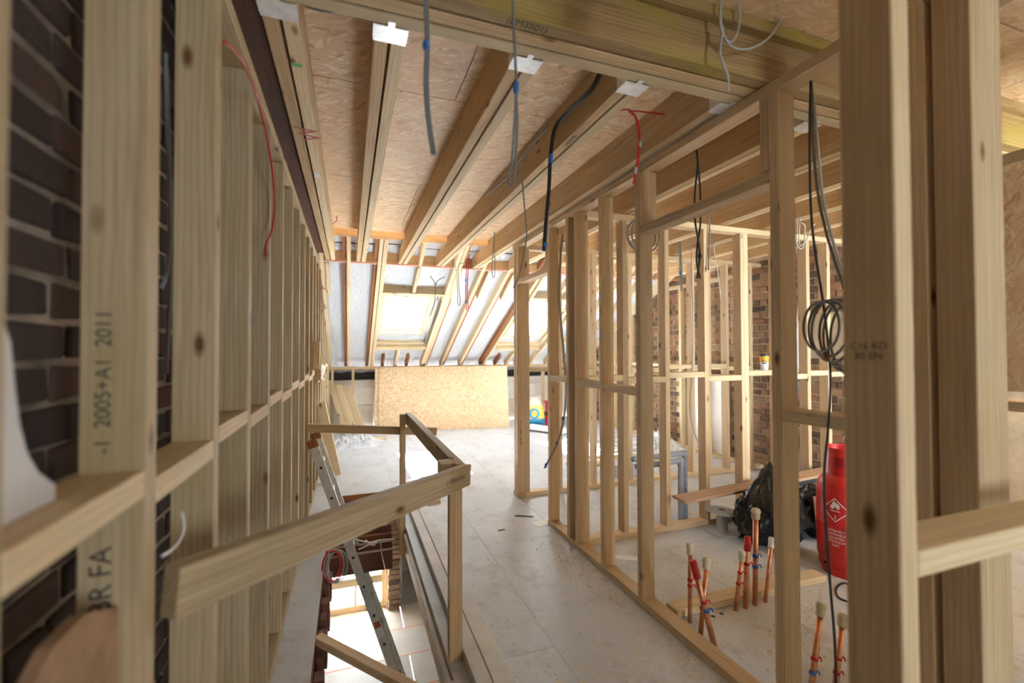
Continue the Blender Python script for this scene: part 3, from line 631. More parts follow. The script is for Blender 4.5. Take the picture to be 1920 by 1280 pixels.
for b in ((-0.33, -0.26, ZL, -1.62), (0.48, 0.55, ZL, -1.62), (-0.26, 0.48, ZL, ZL + .09), (-0.26, 0.48, -1.72, -1.62), (-0.26, 0.48, -2.17, -2.05)): bx('frame', b[0], b[1], 7.36, 7.42, b[2], b[3], PINEP, wn)
bx('mullion', 0.08, 0.12, 7.37, 7.41, ZL + .09, -2.17, PINEP, wn)
bx('pane', -0.26, 0.48, 7.39, 7.395, ZL + .05, -1.65, GLASS, wn, 0)
portal((0.1, 7.34, -2.1), (math.radians(-90), 0, 0), 0.8, 0.85)


# ================================================================ CABLES
def cable(name, label, paths, r, mat, tapes=(), cat='cable', group=None, mats=None):
    """paths: one list of points per wire; tapes: (point, point, material)"""
    if len(paths) == 1 and not tapes:
        return tag(tube(name, paths[0], r, mat), label, cat, group)
    t = thing(name, label, cat, paths[0][0], group)
    for k, p in enumerate(paths): tube('wire', p, r, mats[k] if mats else mat, t)
    sm_ = [q for p in paths for q in cr(p)[:-1]]
    for a, b, m in tapes:
        L = (b - a).length; mid = (a + b) / 2; i = min(range(1, len(sm_) - 1), key=lambda k: (sm_[k] - mid).length)
        tg = (sm_[i + 1] - sm_[i - 1]).normalized()
        tube('tape', [sm_[i] - tg * L / 2, sm_[i] + tg * L / 2], r * 1.25 + .0035, m, t, 8, False)
    return t
def pxs(L, **k): return [W(x, y, **k) for x, y in L]
def sh(L, d): return [p + Vector(d) for p in L]
def ring(c, r, tilt, n=20, turns=1.0, rz=1.0, ph=0.0):
    """loop of wire in an upright plane facing the direction tilt"""
    u = Vector((math.cos(tilt), math.sin(tilt), 0)); out = []
    for i in range(int(n * turns) + 1):
        a = ph + 2 * math.pi * i / n; out.append(Vector(c) + u * (r * math.cos(a)) + Vector((0, 0, r * rz * math.sin(a))))
    return out
P_ = pxs([(797, 0), (799, 85), (797, 150), (799, 200), (804, 245), (811, 290)], D=1.16); top = Vector((P_[0].x, P_[0].y, ZD))
cable('hanging_cable', 'dark grey taped cable hanging alone near the top centre', [[top] + P_, [top] + sh(P_, (.007, .003, .002))], 0.0038, GREYW, [(W(798, 78, D=1.157), W(799, 92, D=1.157), BLUET)])
P_ = pxs([(962, 0), (965, 80), (968, 155), (970, 230), (967, 300), (963, 343)], D=1.18); top = Vector((P_[0].x, P_[0].y, ZD))
Q_ = pxs([(968, 155), (965, 230), (960, 300), (955, 330), (958, 347), (963, 343)], D=1.18)
cable('hanging_cable', 'grey cable with a folded loop end hanging below the header beam', [[top] + P_, Q_], 0.0034, GREYW, [(W(967, 148, D=1.175), W(969, 168, D=1.175), BLUET)])
P_ = pxs([(1130, 132), (1108, 172), (1065, 212), (1042, 242)], X=0.985); yk = P_[-1].y
P_ += pxs([(1034, 290), (1031, 350), (1026, 410), (1021, 470)], Y=yk)
cable('hanging_cable', 'thick black cable running off the fourth joist and hanging down', [P_, sh(P_, (-.009, 0, .004)), sh(P_, (-.004, -.006, -.004))], 0.0055, BLKW, [(W(1033, 292, Y=yk), W(1032, 308, Y=yk), BLUET), (W(1023, 455, Y=yk), W(1021, 471, Y=yk), BLUET)])
cable('hanging_cable', 'thin grey cable curling down beside the thick black one', [pxs([(1029, 231), (991, 280), (979, 317), (981, 357), (985, 406), (987, 447), (975, 510), (963, 540)], Y=W(1029, 231, X=.985).y)], 0.0036, GREYW)
cable('clipped_cable', 'pair of light grey cables clipped along the side of a ceiling joist', [pxs([(1029, 233), (990, 282), (955, 322), (915, 361)], X=0.992), sh(pxs([(1028, 240), (985, 283), (955, 328), (914, 364)], X=0.992), (0, 0, -.004))], 0.004, LGW)
yk = W(1185, 208, X=1.26).y; at_ = W(1158, 211, Y=yk); at_ = Vector((1.461, yk + .02, at_.z + .05))
cable('hanging_cable', 'red cable pair bent down from the joist beside the partition', [[at_] + pxs([(1182, 208), (1192, 222), (1198, 262), (1194, 305), (1187, 345)], Y=yk), pxs([(1158, 211), (1162, 207), (1182, 207), (1196, 228), (1200, 265), (1197, 305), (1190, 346)], Y=yk)], 0.0036, REDW,
      [(W(1199, 264, Y=yk), W(1198, 275, Y=yk), LGW), (W(1193, 313, Y=yk), W(1191, 325, Y=yk), LGW)])
cable('hanging_cable', 'long red cable dangling from the top plate of the left stud wall', [pxs([(420, 78), (440, 95), (465, 135), (490, 210), (508, 300), (515, 380), (510, 430), (500, 455), (497, 478)], X=-0.285)], 0.0036, REDW)
cable('hanging_cable', 'red and grey cables at the top edge beside the header beam', [pxs([(552, -8), (570, 6), (600, 9), (650, 2)], D=1.47), pxs([(552, 0), (580, 14), (625, 22), (662, 14)], D=1.47)], 0.0038, REDW, mats=[REDW, GREYW])
cable('hanging_cable', 'thin pink cable hanging at the far end of the left joist', [pxs([(609, 345), (615, 375), (628, 398), (632, 412), (624, 420)], D=4.2)], 0.004, PINKW)
cable('cable_loop', 'pink cable loop sticking out of the far left studs', [pxs([(603, 541), (617, 547), (625, 563), (620, 577), (606, 580)], X=-0.29)], 0.007, PINKW)
P_ = pxs([(878, 452), (875, 500), (873, 540), (875, 582)], Y=5.5)
cable('hanging_cable', 'red cable with blue tape hanging in front of the sloping roof', [P_, sh(P_, (.022, 0, 0))], 0.006, REDW, [(W(877, 464, Y=5.5), W(877, 470, Y=5.5), BLUET), (W(874, 520, Y=5.5), W(874, 526, Y=5.5), BLUET), (W(875, 564, Y=5.5), W(875, 570, Y=5.5), BLUET)])
cable('hanging_cable', 'grey forked cable loop hanging left of the red taped cable', [pxs([(842, 490), (853, 497), (857, 530), (858, 565), (861, 573)], Y=5.48), pxs([(872, 494), (860, 498), (860, 535), (863, 566), (861, 573)], Y=5.48)], 0.006, LGW)
cable('hanging_cable', 'grey cable dangling over the left skylight', [pxs([(806, 517), (816, 533), (815, 565), (806, 592)], Y=5.9), pxs([(834, 519), (822, 525), (817, 534)], Y=5.9)], 0.006, GREYW)
yk = W(930, 430, X=1.45).y
cable('hanging_cable', 'narrow grey cable loop below the joist beside the partition post', [pxs([(975, 402), (948, 404), (931, 421), (926, 450), (923, 490), (923, 516), (927, 519), (928, 500), (927, 460), (927, 425)], Y=yk)], 0.0045, GREYW)
z0 = W(1306, 281, Z=2.40)
A_ = pxs([(1306, 281), (1308, 310), (1303, 360), (1303, 410), (1309, 450), (1312, 480), (1307, 522)], Y=z0.y); B_ = pxs([(1307, 281), (1309, 310), (1313, 360), (1313, 420), (1308, 455), (1306, 490), (1313, 522)], Y=z0.y)
cable('hanging_cable', 'crossed black cable pair hanging in the open doorway of the partition', [A_, B_], 0.0045, BLKW, [(W(1306, 478, Y=z0.y), W(1312, 480, Y=z0.y), BLKW)])
cc = W(1203, 440, Y=2.90)
cable('cable_coil', 'grey coil of cable hung high behind the doorway stud', [[Vector((cc.x, 2.9, 2.47))] + ring(cc, .135, 0.1, turns=1.0, rz=.9, ph=1.6), ring(cc + Vector((.03, .02, .01)), .12, 0.15, turns=1.0), ring(cc + Vector((.0, -.02, -.015)), .145, 0.0, turns=1.0, rz=.85)], 0.006, GREYW)
hole = W(1520, 152, Z=2.40)
P_ = [Vector((hole.x, hole.y, 2.46)), hole] + pxs([(1518, 250), (1520, 380), (1528, 470), (1545, 580), (1557, 700), (1553, 800), (1545, 900), (1553, 1050), (1565, 1200), (1568, 1300)], X=1.495)
cable('hanging_cable', 'long black cable dropping past the gas cylinder to the floor', [P_], 0.0042, BLKW)
for d, lab in ((0, 'left'), (8, 'right')):
    P_ = [Vector((hole.x, hole.y, 2.46)), hole + Vector((.006, 0, 0))] + pxs([(1524 + d, 260), (1535 + d, 370), (1556 + d, 460), (1582 + d, 540)], X=1.50)
    cable('hanging_cable', lab + ' of two grey cables slanting down to the big coil', [P_], 0.0048, LGW if d else GREYW)
cc = W(1568, 628, X=1.47)
rg = [ring(cc + Vector((random.uniform(-.01, .01), .02 * k - .05, .008 * k - .01)), .145 - .012 * k, 1.0 + .05 * k, n=24, turns=1.0, rz=.82 + .03 * k) for k in range(6)]
cable('cable_coil', 'big loose coil of grey-brown cable beside the blurred post', rg, 0.0045, plain('taupe_wire', (0.16, 0.14, 0.115), .45), [(W(1538, 665, X=1.47), W(1550, 672, X=1.46), OLD)])
cable('hanging_cable', 'small grey cable loop hanging from the joists right of the doorway post', [pxs([(1499, 372), (1495, 430), (1494, 455), (1500, 466), (1507, 460), (1509, 425), (1503, 418)], Y=2.6), pxs([(1503, 372), (1499, 430), (1500, 460), (1512, 450), (1520, 430), (1528, 420)], Y=2.6)], 0.0045, LGW)
P_ = pxs([(1055, 438), (1050, 480), (1047, 560), (1052, 620), (1058, 690), (1060, 740), (1055, 790), (1044, 830), (1020, 878)], X=1.50)
P_ = [Vector((p.x, 3.2 + (p.y - 3.2) * 0.3, p.z)) for p in P_]
yk = 3.30
P_ = pxs([(1055, 438), (1050, 480), (1047, 560), (1052, 620), (1058, 690), (1060, 740), (1055, 790), (1044, 830), (1020, 878)], Y=yk)
cable('hanging_cable', 'grey cable with blue tape hanging down past the partition nogging', [P_, sh(P_, (.009, -.004, .003))], 0.0045, plain('mid_grey_wire', (.29, .29, .28), .45), [(W(1053, 780, Y=yk), W(1052, 786, Y=yk), BLUET), (W(1042, 824, Y=yk), W(1040, 829, Y=yk), BLUET), (W(1024, 866, Y=yk), W(1021, 872, Y=yk), BLUET)])
cable('hanging_cable', 'short grey cable with blue tape hanging deep in the right rooms', [[Vector((W(1271, 440, Y=3.6).x, 3.6, ZJ + .01))] + pxs([(1272, 452), (1275, 500), (1277, 546)], Y=3.6), pxs([(1275, 452), (1278, 505), (1278, 546)], Y=3.6)], 0.0065, GREYW, [(W(1276, 507, Y=3.6), W(1277, 515, Y=3.6), BLUET)])
cable('hanging_cable', 'long thin grey cable reaching from the ceiling to the floor in the middle room', [[Vector((2.925, 3.6, ZJ - .001))] + pxs([(1292, 442), (1297, 520), (1299, 600), (1297, 700), (1293, 760), (1299, 800), (1311, 831), (1322, 822)], Y=3.6)], 0.005, GREYW)
cable('hanging_cable', 'short grey cable on the cross partition stud', [pxs([(1327, 402), (1331, 430), (1330, 470), (1328, 506)], Y=2.92)], 0.006, GREYW)
cable('hanging_cable', 'pale cable hanging in front of the brick wall', [[Vector((3.36, 3.4, ZJ - .001))] + pxs([(1339, 462), (1346, 510), (1352, 562)], Y=3.4)], 0.005, LGW)
P_ = pxs([(1353, -25), (1350, 40), (1358, 70), (1372, 78), (1384, 55), (1386, 20), (1376, -15)], Y=1.24); Q_ = pxs([(1352, -25), (1352, 45), (1368, 84), (1402, 92), (1440, 72), (1463, 35), (1470, -20)], Y=1.24)
cable('cable_coil', 'grey coil with a dangling tail at the top edge on the header beam', [P_, Q_, pxs([(1357, 50), (1350, 95), (1356, 120), (1365, 145), (1366, 174)], Y=1.24)], 0.0042, LGW)
cable('wall_cable', 'grey cables running down between the first two left studs', [pxs([(311, 100), (314, 250), (319, 400), (314, 500), (303, 540)], X=-0.44), pxs([(313, 130), (318, 300), (321, 450), (318, 560), (312, 700)], X=-0.44)], 0.005, plain('blue_grey_wire', (.24, .26, .30), .45))
cable('wall_cable', 'short white cable end curling up beside the near rail', [pxs([(341, 960), (345, 985), (338, 1010), (322, 1030), (305, 1042)], X=-0.30)], 0.003, WHTW)
ym = 5.48
t = thing('cable_bundle', 'bundle of black, grey and maroon cables lying over the far cross beam', 'cable', (0.5, ym, ZJ + .19))
for k in range(9):
    m = (BLKW, GREYW, plain('maroon_wire', (.16, .03, .04), .45), BLKW, WHTW, BLKW, LGW, REDW, BLKW)[k]
    tube('wire', [Vector((-0.28 + .38 * i, ym + .05 - .012 * k + .015 * math.sin(i * 1.7 + k), ZJ + .185 + .012 * (k % 4) + .012 * math.sin(i * 2.1 + k * 2))) for i in range(9)], 0.007, m, t)
cc = W(621, 1060, Y=3.2)
cable('cable_coil', 'red and grey coil of cable hung on the left side of the stairwell', [ring(cc + Vector((.008 * k, .012 * k, -.008 * k)), .055 + .004 * (k % 3), 0.25, rz=1.7) for k in range(6)], 0.0045, GREYW, mats=[REDW, REDW, LGW, LGW, GREYW, LGW])
cable('loose_cable', 'tangled white cable lying over the old joists in the stairwell', [pxs([(655, 1008), (690, 1016), (712, 1012), (740, 1010)], Y=4.05), pxs([(685, 1012), (700, 1022), (712, 1012), (716, 1040), (722, 1066)], Y=4.03), pxs([(672, 1030), (690, 1022), (706, 1015)], Y=4.04)], 0.005, WHTW)
cable('loose_cable', 'tangle of white wires on the timber blocks of the left wall', [pxs([(594, 688), (604, 684), (608, 696), (600, 704), (608, 712)], X=-0.27), pxs([(596, 684), (607, 692), (602, 710), (596, 716)], X=-0.27)], 0.006, WHTW)
tag(tube('floor_cable', [W(x, y, Z=0.006) for x, y in ((1605, 1100), (1582, 1093), (1568, 1103), (1573, 1120), (1600, 1131))], 0.006, BLKW), 'black cable end curled on the floor in front of the gas cylinder', 'cable')

# ================================================================ THINGS IN THE PIPE ROOM
# capped copper pipes rising from the floor
def copper(label, base, topp, r, cap, tapes=(), redtop=False, white=False):
    base = Vector(base); topp = Vector(topp); d = (topp - base)
    t = thing('copper_pipe', label, 'pipe', base, 'copper pipes rising from the floor')
    tube('pipe', [base + Vector((0, 0, -.02)), topp], r, COPPER, t, 12, False)
    if cap:
        q = d.normalized().to_track_quat('Z', 'Y').to_matrix().to_4x4(); R_ = r
        prof = [(R_ * 1.02, -.012), (R_ * 1.45, -.012), (R_ * 1.6, .0), (R_ * 1.5, .018), (R_ * 1.72, .022), (R_ * 1.72, .034), (R_ * 1.35, .044), (0.0001, .046)]
        obj('cap', lathemesh(prof, 16), CAPM if not white else WHITEB, t, Matrix.Translation(topp) @ q)
    if redtop: tube('tape', [base + d * .80, base + d * 1.005], r + .003, REDT, t, 10, False)
    for f, m in tapes:
        tp = tube('tape', [base + d * (f - .022), base + d * (f + .022)], r + .0022, m, t, 10, False)
        p = base + d * f
        tube('tape_tail', [p + Vector((r, -.005, 0)), p + Vector((r + .012, -.008, .006)), p + Vector((r + .020, -.008, -.012))], 0.003, m, tp)
copper('thin copper pipe farthest left with beige cap, upright', (1.669, 1.935, 0), W(1294, 1034, Y=1.95), .011, True, [(.52, REDT), (.60, REDT)])
copper('leaning copper pipe with beige cap crossing behind the red-topped one', (1.621, 1.812, 0), W(1325, 1062, Y=1.84), .012, True, [(.42, REDT)])
copper('leaning copper pipe with red-taped top on the left', (1.655, 1.745, 0), W(1299, 1052, Y=1.80), .0145, False, [(.42, BLUET), (.52, REDT)], redtop=True)
copper('short copper pipe with white cap and two red tapes', (1.977, 1.94, 0), W(1390, 1048, Y=1.95), .011, True, [(.52, REDT), (.74, REDT)], white=True)
copper('copper pipe with red-taped top in the right group', (2.047, 1.94, 0), W(1402, 1006, Y=1.96), .014, False, [(.62, REDT)], redtop=True)
copper('tallest copper pipe with beige cap and two blue tapes', (2.121, 1.942, 0), W(1417, 968, Y=1.95), .0145, True, [(.44, BLUET), (.56, BLUET)])
copper('slanting copper pipe with white cap, right end of its group', (2.196, 1.945, 0), W(1446, 1022, Y=1.97), .011, True, white=True)
copper('near copper pipe with beige cap, left of the pair at the bottom edge', (1.807, 1.385, 0), W(1538, 1150, Y=1.43), .012, True, [(.40, REDT), (.22, BLUET)])
copper('near copper pipe with beige cap beside the blurred post', (1.875, 1.335, 0), W(1579, 1170, Y=1.38), .012, True, [(.5, REDT), (.30, REDT)])
tag(bx('floor_batten', 1.63, 2.74, 1.985, 2.075, 0.001, 0.040, PINEP), 'flat timber batten on the floor behind the copper pipes', 'batten')
for k, (x, y) in enumerate(((1353, 1150), (1337, 1155))):
    p = W(x, y, Z=0); obj('pipe_hole', lathemesh([(.012, 0), (.0001, .0006)], 14), BLKW, fl, Matrix.Translation(p))

# red gas cylinder
gx, gy = 2.985, 2.03
gc = thing('gas_cylinder', 'tall red propane gas cylinder with white flame diamond', 'gas cylinder', (gx, gy, 0))
R_ = .158
prof = [(.02, .062), (.10, .05), (.145, .075), (R_, .115), (R_, .31), (R_ + .003, .315), (R_ + .003, .325), (R_, .33), (R_, .52), (.150, .565), (.125, .605), (.085, .63), (.03, .64), (.0001, .642)]
obj('body', lathemesh(prof, 40), REDP, gc, Matrix.Translation((gx, gy, 0)))
def ringwall(r, z0, z1, gaps, mat, name):
    V = []; Fs = []; n = 72
    for k in range(n):
        a = 2 * math.pi * k / n
        for rr, zz in ((r, z0), (r, z1), (r - .006, z1), (r - .006, z0)): V.append((rr * math.cos(a), rr * math.sin(a), zz))
    for k in range(n):
        a = math.degrees(2 * math.pi * (k + .5) / n)
        if any(abs((a - g + 180) % 360 - 180) < h for g, h in gaps): continue
        b = (k + 1) % n
        for i in range(4): j = (i + 1) % 4; Fs.append((k * 4 + i, b * 4 + i, b * 4 + j, k * 4 + j))
    me = bpy.data.meshes.new(name); me.from_pydata(V, [], Fs); me.update()
    return obj(name, me, mat, gc, Matrix.Translation((gx, gy, 0)))
va = math.degrees(math.atan2(-gy, -gx))                                   # towards the viewer
ringwall(.132, 0.0, 0.052, (), REDP, 'foot_ring'); ringwall(.150, 0.045, 0.10, [(va - 48, 7), (va + 8, 5), (va + 70, 7), (va + 160, 7)], REDP, 'foot_skirt')
ringwall(.104, 0.60, 0.785, [(va + 95, 32), (va + 255, 20)], REDP, 'collar'); ringwall(.108, 0.775, 0.79, (), REDP, 'collar_rim')
ringwall(.1055, 0.675, 0.735, [(va + 95, 40), (va + 250, 80)], plain('collar_label', (.33, .01, .02), .4), 'collar_label')
obj('valve', lathemesh([(.022, .64), (.022, .69), (.03, .70), (.03, .72), (.012, .73), (.0001, .735)], 14), plain('brass', (.6, .42, .15), .35, .9), gc, Matrix.Translation((gx, gy, 0)))
def wrap(me, r, a0, z):
    for v in me.vertices:
        rr = r + v.co.z; a = a0 + v.co.x / r; zz = z + v.co.y
        v.co = (rr * math.cos(a), rr * math.sin(a), zz)
    me.update(); return me
ac = math.radians(va - 20)
def linestrip(pts, wd):
    V = []; Fs = []
    for (x0, y0), (x1, y1) in zip(pts, pts[1:]):
        L = math.hypot(x1 - x0, y1 - y0); nx, ny = -(y1 - y0) / L * wd / 2, (x1 - x0) / L * wd / 2; n = 6
        for i in range(n):
            a, b = i / n, (i + 1) / n; k = len(V)
            for t_, s_ in ((a, 1), (b, 1), (b, -1), (a, -1)): V.append((x0 + (x1 - x0) * t_ + nx * s_, y0 + (y1 - y0) * t_ + ny * s_, 0))
            Fs.append((k + 3, k + 2, k + 1, k))
    me = bpy.data.meshes.new('strip'); me.from_pydata(V, [], Fs); return me
D_ = .072
obj('hazard_diamond', wrap(linestrip([(0, D_), (D_, 0), (0, -D_), (-D_, 0), (0, D_)], .005), R_ + .0012, ac, .42), WPRINT, gc, Matrix.Translation((gx, gy, 0)))
fp = [(-.020, 0), (-.027, .012), (-.024, .030), (-.016, .022), (-.014, .038), (-.004, .058), (.0, .040), (.008, .046), (.012, .032), (.018, .040), (.026, .020), (.022, .004), (.014, 0), (.006, .010), (0, .018), (-.006, .008), (-.008, 0)]
fm = bpy.data.meshes.new('flame'); fm.from_pydata([(x, y + .425 - .42, 0) for x, y in fp], [], [tuple(range(len(fp)))])
obj('flame_symbol', wrap(fm, R_ + .0015, ac, .42), WPRINT, gc, Matrix.Translation((gx, gy, 0)))
obj('flame_symbol', wrap(linestrip([(-.028, -.006), (.028, -.006)], .005), R_ + .0014, ac, .42), WPRINT, gc, Matrix.Translation((gx, gy, 0)))
for body, size, z, dx in (('2', .030, .375, 0), ('EXTREMELY', .020, .292, 0), ('FLAMMABLE', .020, .270, 0), ('LIQUEFIED', .020, .248, 0), ('PETROLEUM', .020, .226, 0), ('GAS', .020, .204, 0)):
    obj('lettering', wrap(textmesh(body, size, 0.0002), R_ + (.0014), ac + dx, z), WPRINT, gc, Matrix.Translation((gx, gy, 0)))

# black rubble sack
def blob(c, rad, seed, amp, n=(28, 18), peak=None, fold=.12):
    bm = bmesh.new(); bmesh.ops.create_uvsphere(bm, u_segments=n[0], v_segments=n[1], radius=1.0)
    for v in bm.verts:
        p = v.co.copy(); k = 1 + amp * noise.noise(p * 2.3 + Vector((seed, 0, 0))) + fold * (abs(noise.noise(Vector((p.x * 5, p.y * 5, p.z * 2.2)) + Vector((0, seed, 0)))) - .25) + fold * .12 * (abs(noise.noise(p * 8 + Vector((seed, seed, 0)))) - .2)
        q = Vector((p.x * rad[0], p.y * rad[1], p.z * rad[2])) * k
        if peak and p.z > .55:
            t = (p.z - .55) / .45; q = q.lerp(Vector(peak), t ** 1.3 * .85)
        q.z = max(q.z, -c[2] + .002); v.co = q
    me = bpy.data.meshes.new('blob'); bm.to_mesh(me); bm.free(); me.polygons.foreach_set('use_smooth', [True] * len(me.polygons)); return me
t = thing('rubble_sack', 'shiny black rubble sack with twisted top between the pipes and gas cylinder', 'bag', (2.93, 2.55, 0))
obj('sack_body', blob((2.95, 2.55, .17), (.26, .20, .24), 3.1, .2, (90, 60), peak=(.06, .06, .42), fold=.26), SACK, t, Matrix.Translation((2.95, 2.55, .17)))
obj('sack_corner', blob((2.78, 2.60, .28), (.09, .07, .06), 7.7, .4), SACK, t, Matrix.Translation((2.80, 2.60, .27)))
t = thing('rubble_sack', 'second black sack holding brown offcuts behind the gas cylinder', 'bag', (3.3, 2.5, 0))
obj('sack_body', blob((3.32, 2.56, .16), (.22, .20, .20), 5.1, .22, (70, 46), fold=.26), SACK, t, Matrix.Translation((3.42, 2.50, .16)))
for k in range(3): bar('offcut', (3.20 + .05 * k, 2.36 - .02 * k, .05), (3.24 + .06 * k, 2.42 - .03 * k, .33 + .03 * k), .012, .06, OLDD, t, (1, 0, 0))
a, b = W(1278, 947, Y=2.76), W(1590, 888, Y=2.66)
tag(bar('loose_plank', a + Vector((.02, .06, .02)), b + Vector((0, .06, .03)), .15, .022, pine('pink_plank', (.60, .40, .27), (.45, .28, .17))), 'long thin plank resting across the black sacks', 'plank')
c0 = W(1480, 905, Y=2.98); c1 = W(1562, 885, Y=2.90)
tag(tube('membrane_roll', [c0, (c0 + c1) / 2 + Vector((0, 0, .01)), c1], lambda t_: .045 + .012 * math.sin(t_ * 3.1), plain('grey_felt', (.05, .052, .055), .6), None, 12), 'dark grey roll of felt lying on the plank behind the sacks', 'roll')
def spool():
    p = W(1354, 995, Z=0); t = thing('cable_spool', 'empty grey plastic cable spool standing on the floor by the cross partition', 'spool', p)
    GP = plain('grey_plastic', (.42, .42, .43), .4)
    obj('flange', lathemesh([(.03, 0), (.135, 0), (.138, .004), (.135, .010), (.04, .012)], 36), GP, t, Matrix.Translation(p))
    obj('core', lathemesh([(.040, .008), (.040, .15), (.030, .15), (.030, .02)], 24), GP, t, Matrix.Translation(p))
    obj('flange', lathemesh([(.028, .0), (.028, .014), (.10, .016), (.128, .008), (.130, 0), (.10, -.004), (.042, -.004), (.028, .0)], 36), GP, t, Matrix.Translation(p + Vector((0, 0, .152))) @ Matrix.Rotation(math.radians(5), 4, 'Y'))
    tube('core_hole', [p + Vector((-.005, -.0405, .035)), p + Vector((-.005, -.039, .035))], .005, BLKW, t, 8, False)
spool()
# lagged pipes
t = thing('lagged_pipes', 'two grey foam-lagged pipes rising then turning along the cross partition', 'pipe', (2.6, 3.08, 0))
for k, (x, z, y) in enumerate(((2.57, .50, 3.075), (2.655, .545, 3.125))):
    tube('upright_lagging', [(x, y, 0.0), (x, y, z * .5), (x + .004, y, z)], .022, LAG, t, 10)
    tube('level_lagging', [(x - .01, y, z), (2.3, y, z - .01), (2.14, y, z - .01)], .022, LAG, t, 10)
    tube('elbow_tape', [(x + .002, y, z - .045), (x + .002, y, z + .022)], .0255, LGW, t, 10, False)
tag(tube('grey_pipe', [W(1385, 905, Y=3.12), W(1389, 948, Y=3.12), W(1391, 965, Y=3.12)], .022, LAG, None, 10), 'single short grey lagged pipe behind the plank', 'pipe')
tag(tube('grey_pipe', [Vector((W(1502, 890, Y=3.2).x, 3.2, 0)), W(1503, 890, Y=3.2), W(1507, 790, Y=3.2), W(1501, 715, Y=3.2)], .028, plain('lilac_lagging', (.34, .36, .50), .7), None, 10), 'lilac-grey lagged pipe standing against the studs behind the sacks', 'pipe')

# coffee cup on the nogging
cx, cy = 3.40, 2.985; cz = 1.2355
cp = thing('coffee_cup', 'yellow and white paper coffee cup with black lid on a nogging', 'cup', (cx, cy, cz))
YEL = plain('cup_yellow', (.80, .40, .02), .5)
obj('sleeve', lathemesh([(.0001, .001), (.028, .001), (.0335, .068), (.0335, .0681)], 28), WHITEB, cp, Matrix.Translation((cx, cy, cz)))
obj('upper_band', lathemesh([(.0335, .068), (.0385, .122), (.030, .122)], 28), YEL, cp, Matrix.Translation((cx, cy, cz)))
obj('lid', lathemesh([(.0385, .120), (.0415, .121), (.0415, .128), (.037, .131), (.036, .138), (.0001, .138)], 28), BLKW, cp, Matrix.Translation((cx, cy, cz)))
ca = math.atan2(-cy, -cx) + .05
dm = bpy.data.meshes.new('disc'); dm.from_pydata([(.0165 * math.cos(2 * math.pi * k / 24), .0165 * math.sin(2 * math.pi * k / 24), 0) for k in range(24)], [], [tuple(range(24))])
obj('round_logo', wrap(dm, .0352, ca, .068), BLKW, cp, Matrix.Translation((cx, cy, cz)))
obj('logo_bar', wrap(linestrip([(-.011, 0), (.011, 0)], .0055), .0358, ca, .068), WPRINT, cp, Matrix.Translation((cx, cy, cz)))

# ================================================================ FLOOR LITTER
def crumple(label, c, sx, sy, h, mat, name='polythene_sheet', cat='plastic sheet', n=34, seed=1.0):
    V = []; Fs = []
    for i in range(n):
        for j in range(n):
            u, v = i / (n - 1) - .5, j / (n - 1) - .5; e = max(0, 1 - (2 * abs(u)) ** 3) * max(0, 1 - (2 * abs(v)) ** 3)
            z = e * h * (0.35 + .9 * abs(noise.noise(Vector((u * 5, v * 5, seed)))) + .7 * abs(noise.noise(Vector((u * 13, v * 13, seed + 5)))))
            V.append((u * sx * (1 + .3 * noise.noise(Vector((v * 4, seed, 0)))), v * sy * (1 + .3 * noise.noise(Vector((u * 4, 0, seed)))), z + .003))
    for i in range(n - 1):
        for j in range(n - 1): Fs.append((i * n + j, (i + 1) * n + j, (i + 1) * n + j + 1, i * n + j + 1))
    me = bpy.data.meshes.new('crumple'); me.from_pydata(V, [], Fs); me.update()
    return tag(obj(name, me, mat, None, Matrix.Translation(c)), label, cat)
crumple('crumpled clear polythene on the floor below the leaning planks', (0.10, 7.25, 0), 0.70, 0.65, 0.16, POLY)
crumple('crumpled white polythene heap by the right brick wall', (4.15, 5.5, 0), 0.5, 0.8, 0.25, POLY, seed=4.0)
for lab, p, sx, sy, rz in (('white paper sheet on the floor by the end partition stud', (1.50, 3.44), .18, .11, .25), ('narrow white card on the floor inside the partition', (1.80, 2.66), .20, .06, -.55)):
    tag(obj('paper_sheet', boxmesh(sx, sy, .0012, WHITEB, 0), None, None, Matrix.Translation((p[0], p[1], .0016)) @ Matrix.Rotation(rz, 4, 'Z')), lab, 'paper')
for lab, x, y, L, rz in (('dark pen-like strip on the floor left of the white paper', 983, 967, .16, -.5), ('short black screw on the bare walkway floor', 940, 993, .06, .1)):
    p = W(x, y, Z=.005); tag(bar('floor_strip', p - Vector((math.cos(rz), math.sin(rz), 0)) * L / 2, p + Vector((math.cos(rz), math.sin(rz), 0)) * L / 2, .008, .006, BLKW), lab, 'debris')
for k, (x, y, L, rz) in enumerate(((1112, 1003, .16, .4), (1106, 1012, .13, 1.1), (1118, 1018, .12, -.3))):
    p = W(x, y, Z=.008); tag(bar('wood_sliver', p - Vector((math.cos(rz), math.sin(rz), 0)) * L / 2, p + Vector((math.cos(rz), math.sin(rz), 0)) * L / 2, .022, .010, PINEP), ('upper', 'left', 'lower')[k] + ' wood sliver in the little heap beside the partition sole plate', 'offcut')
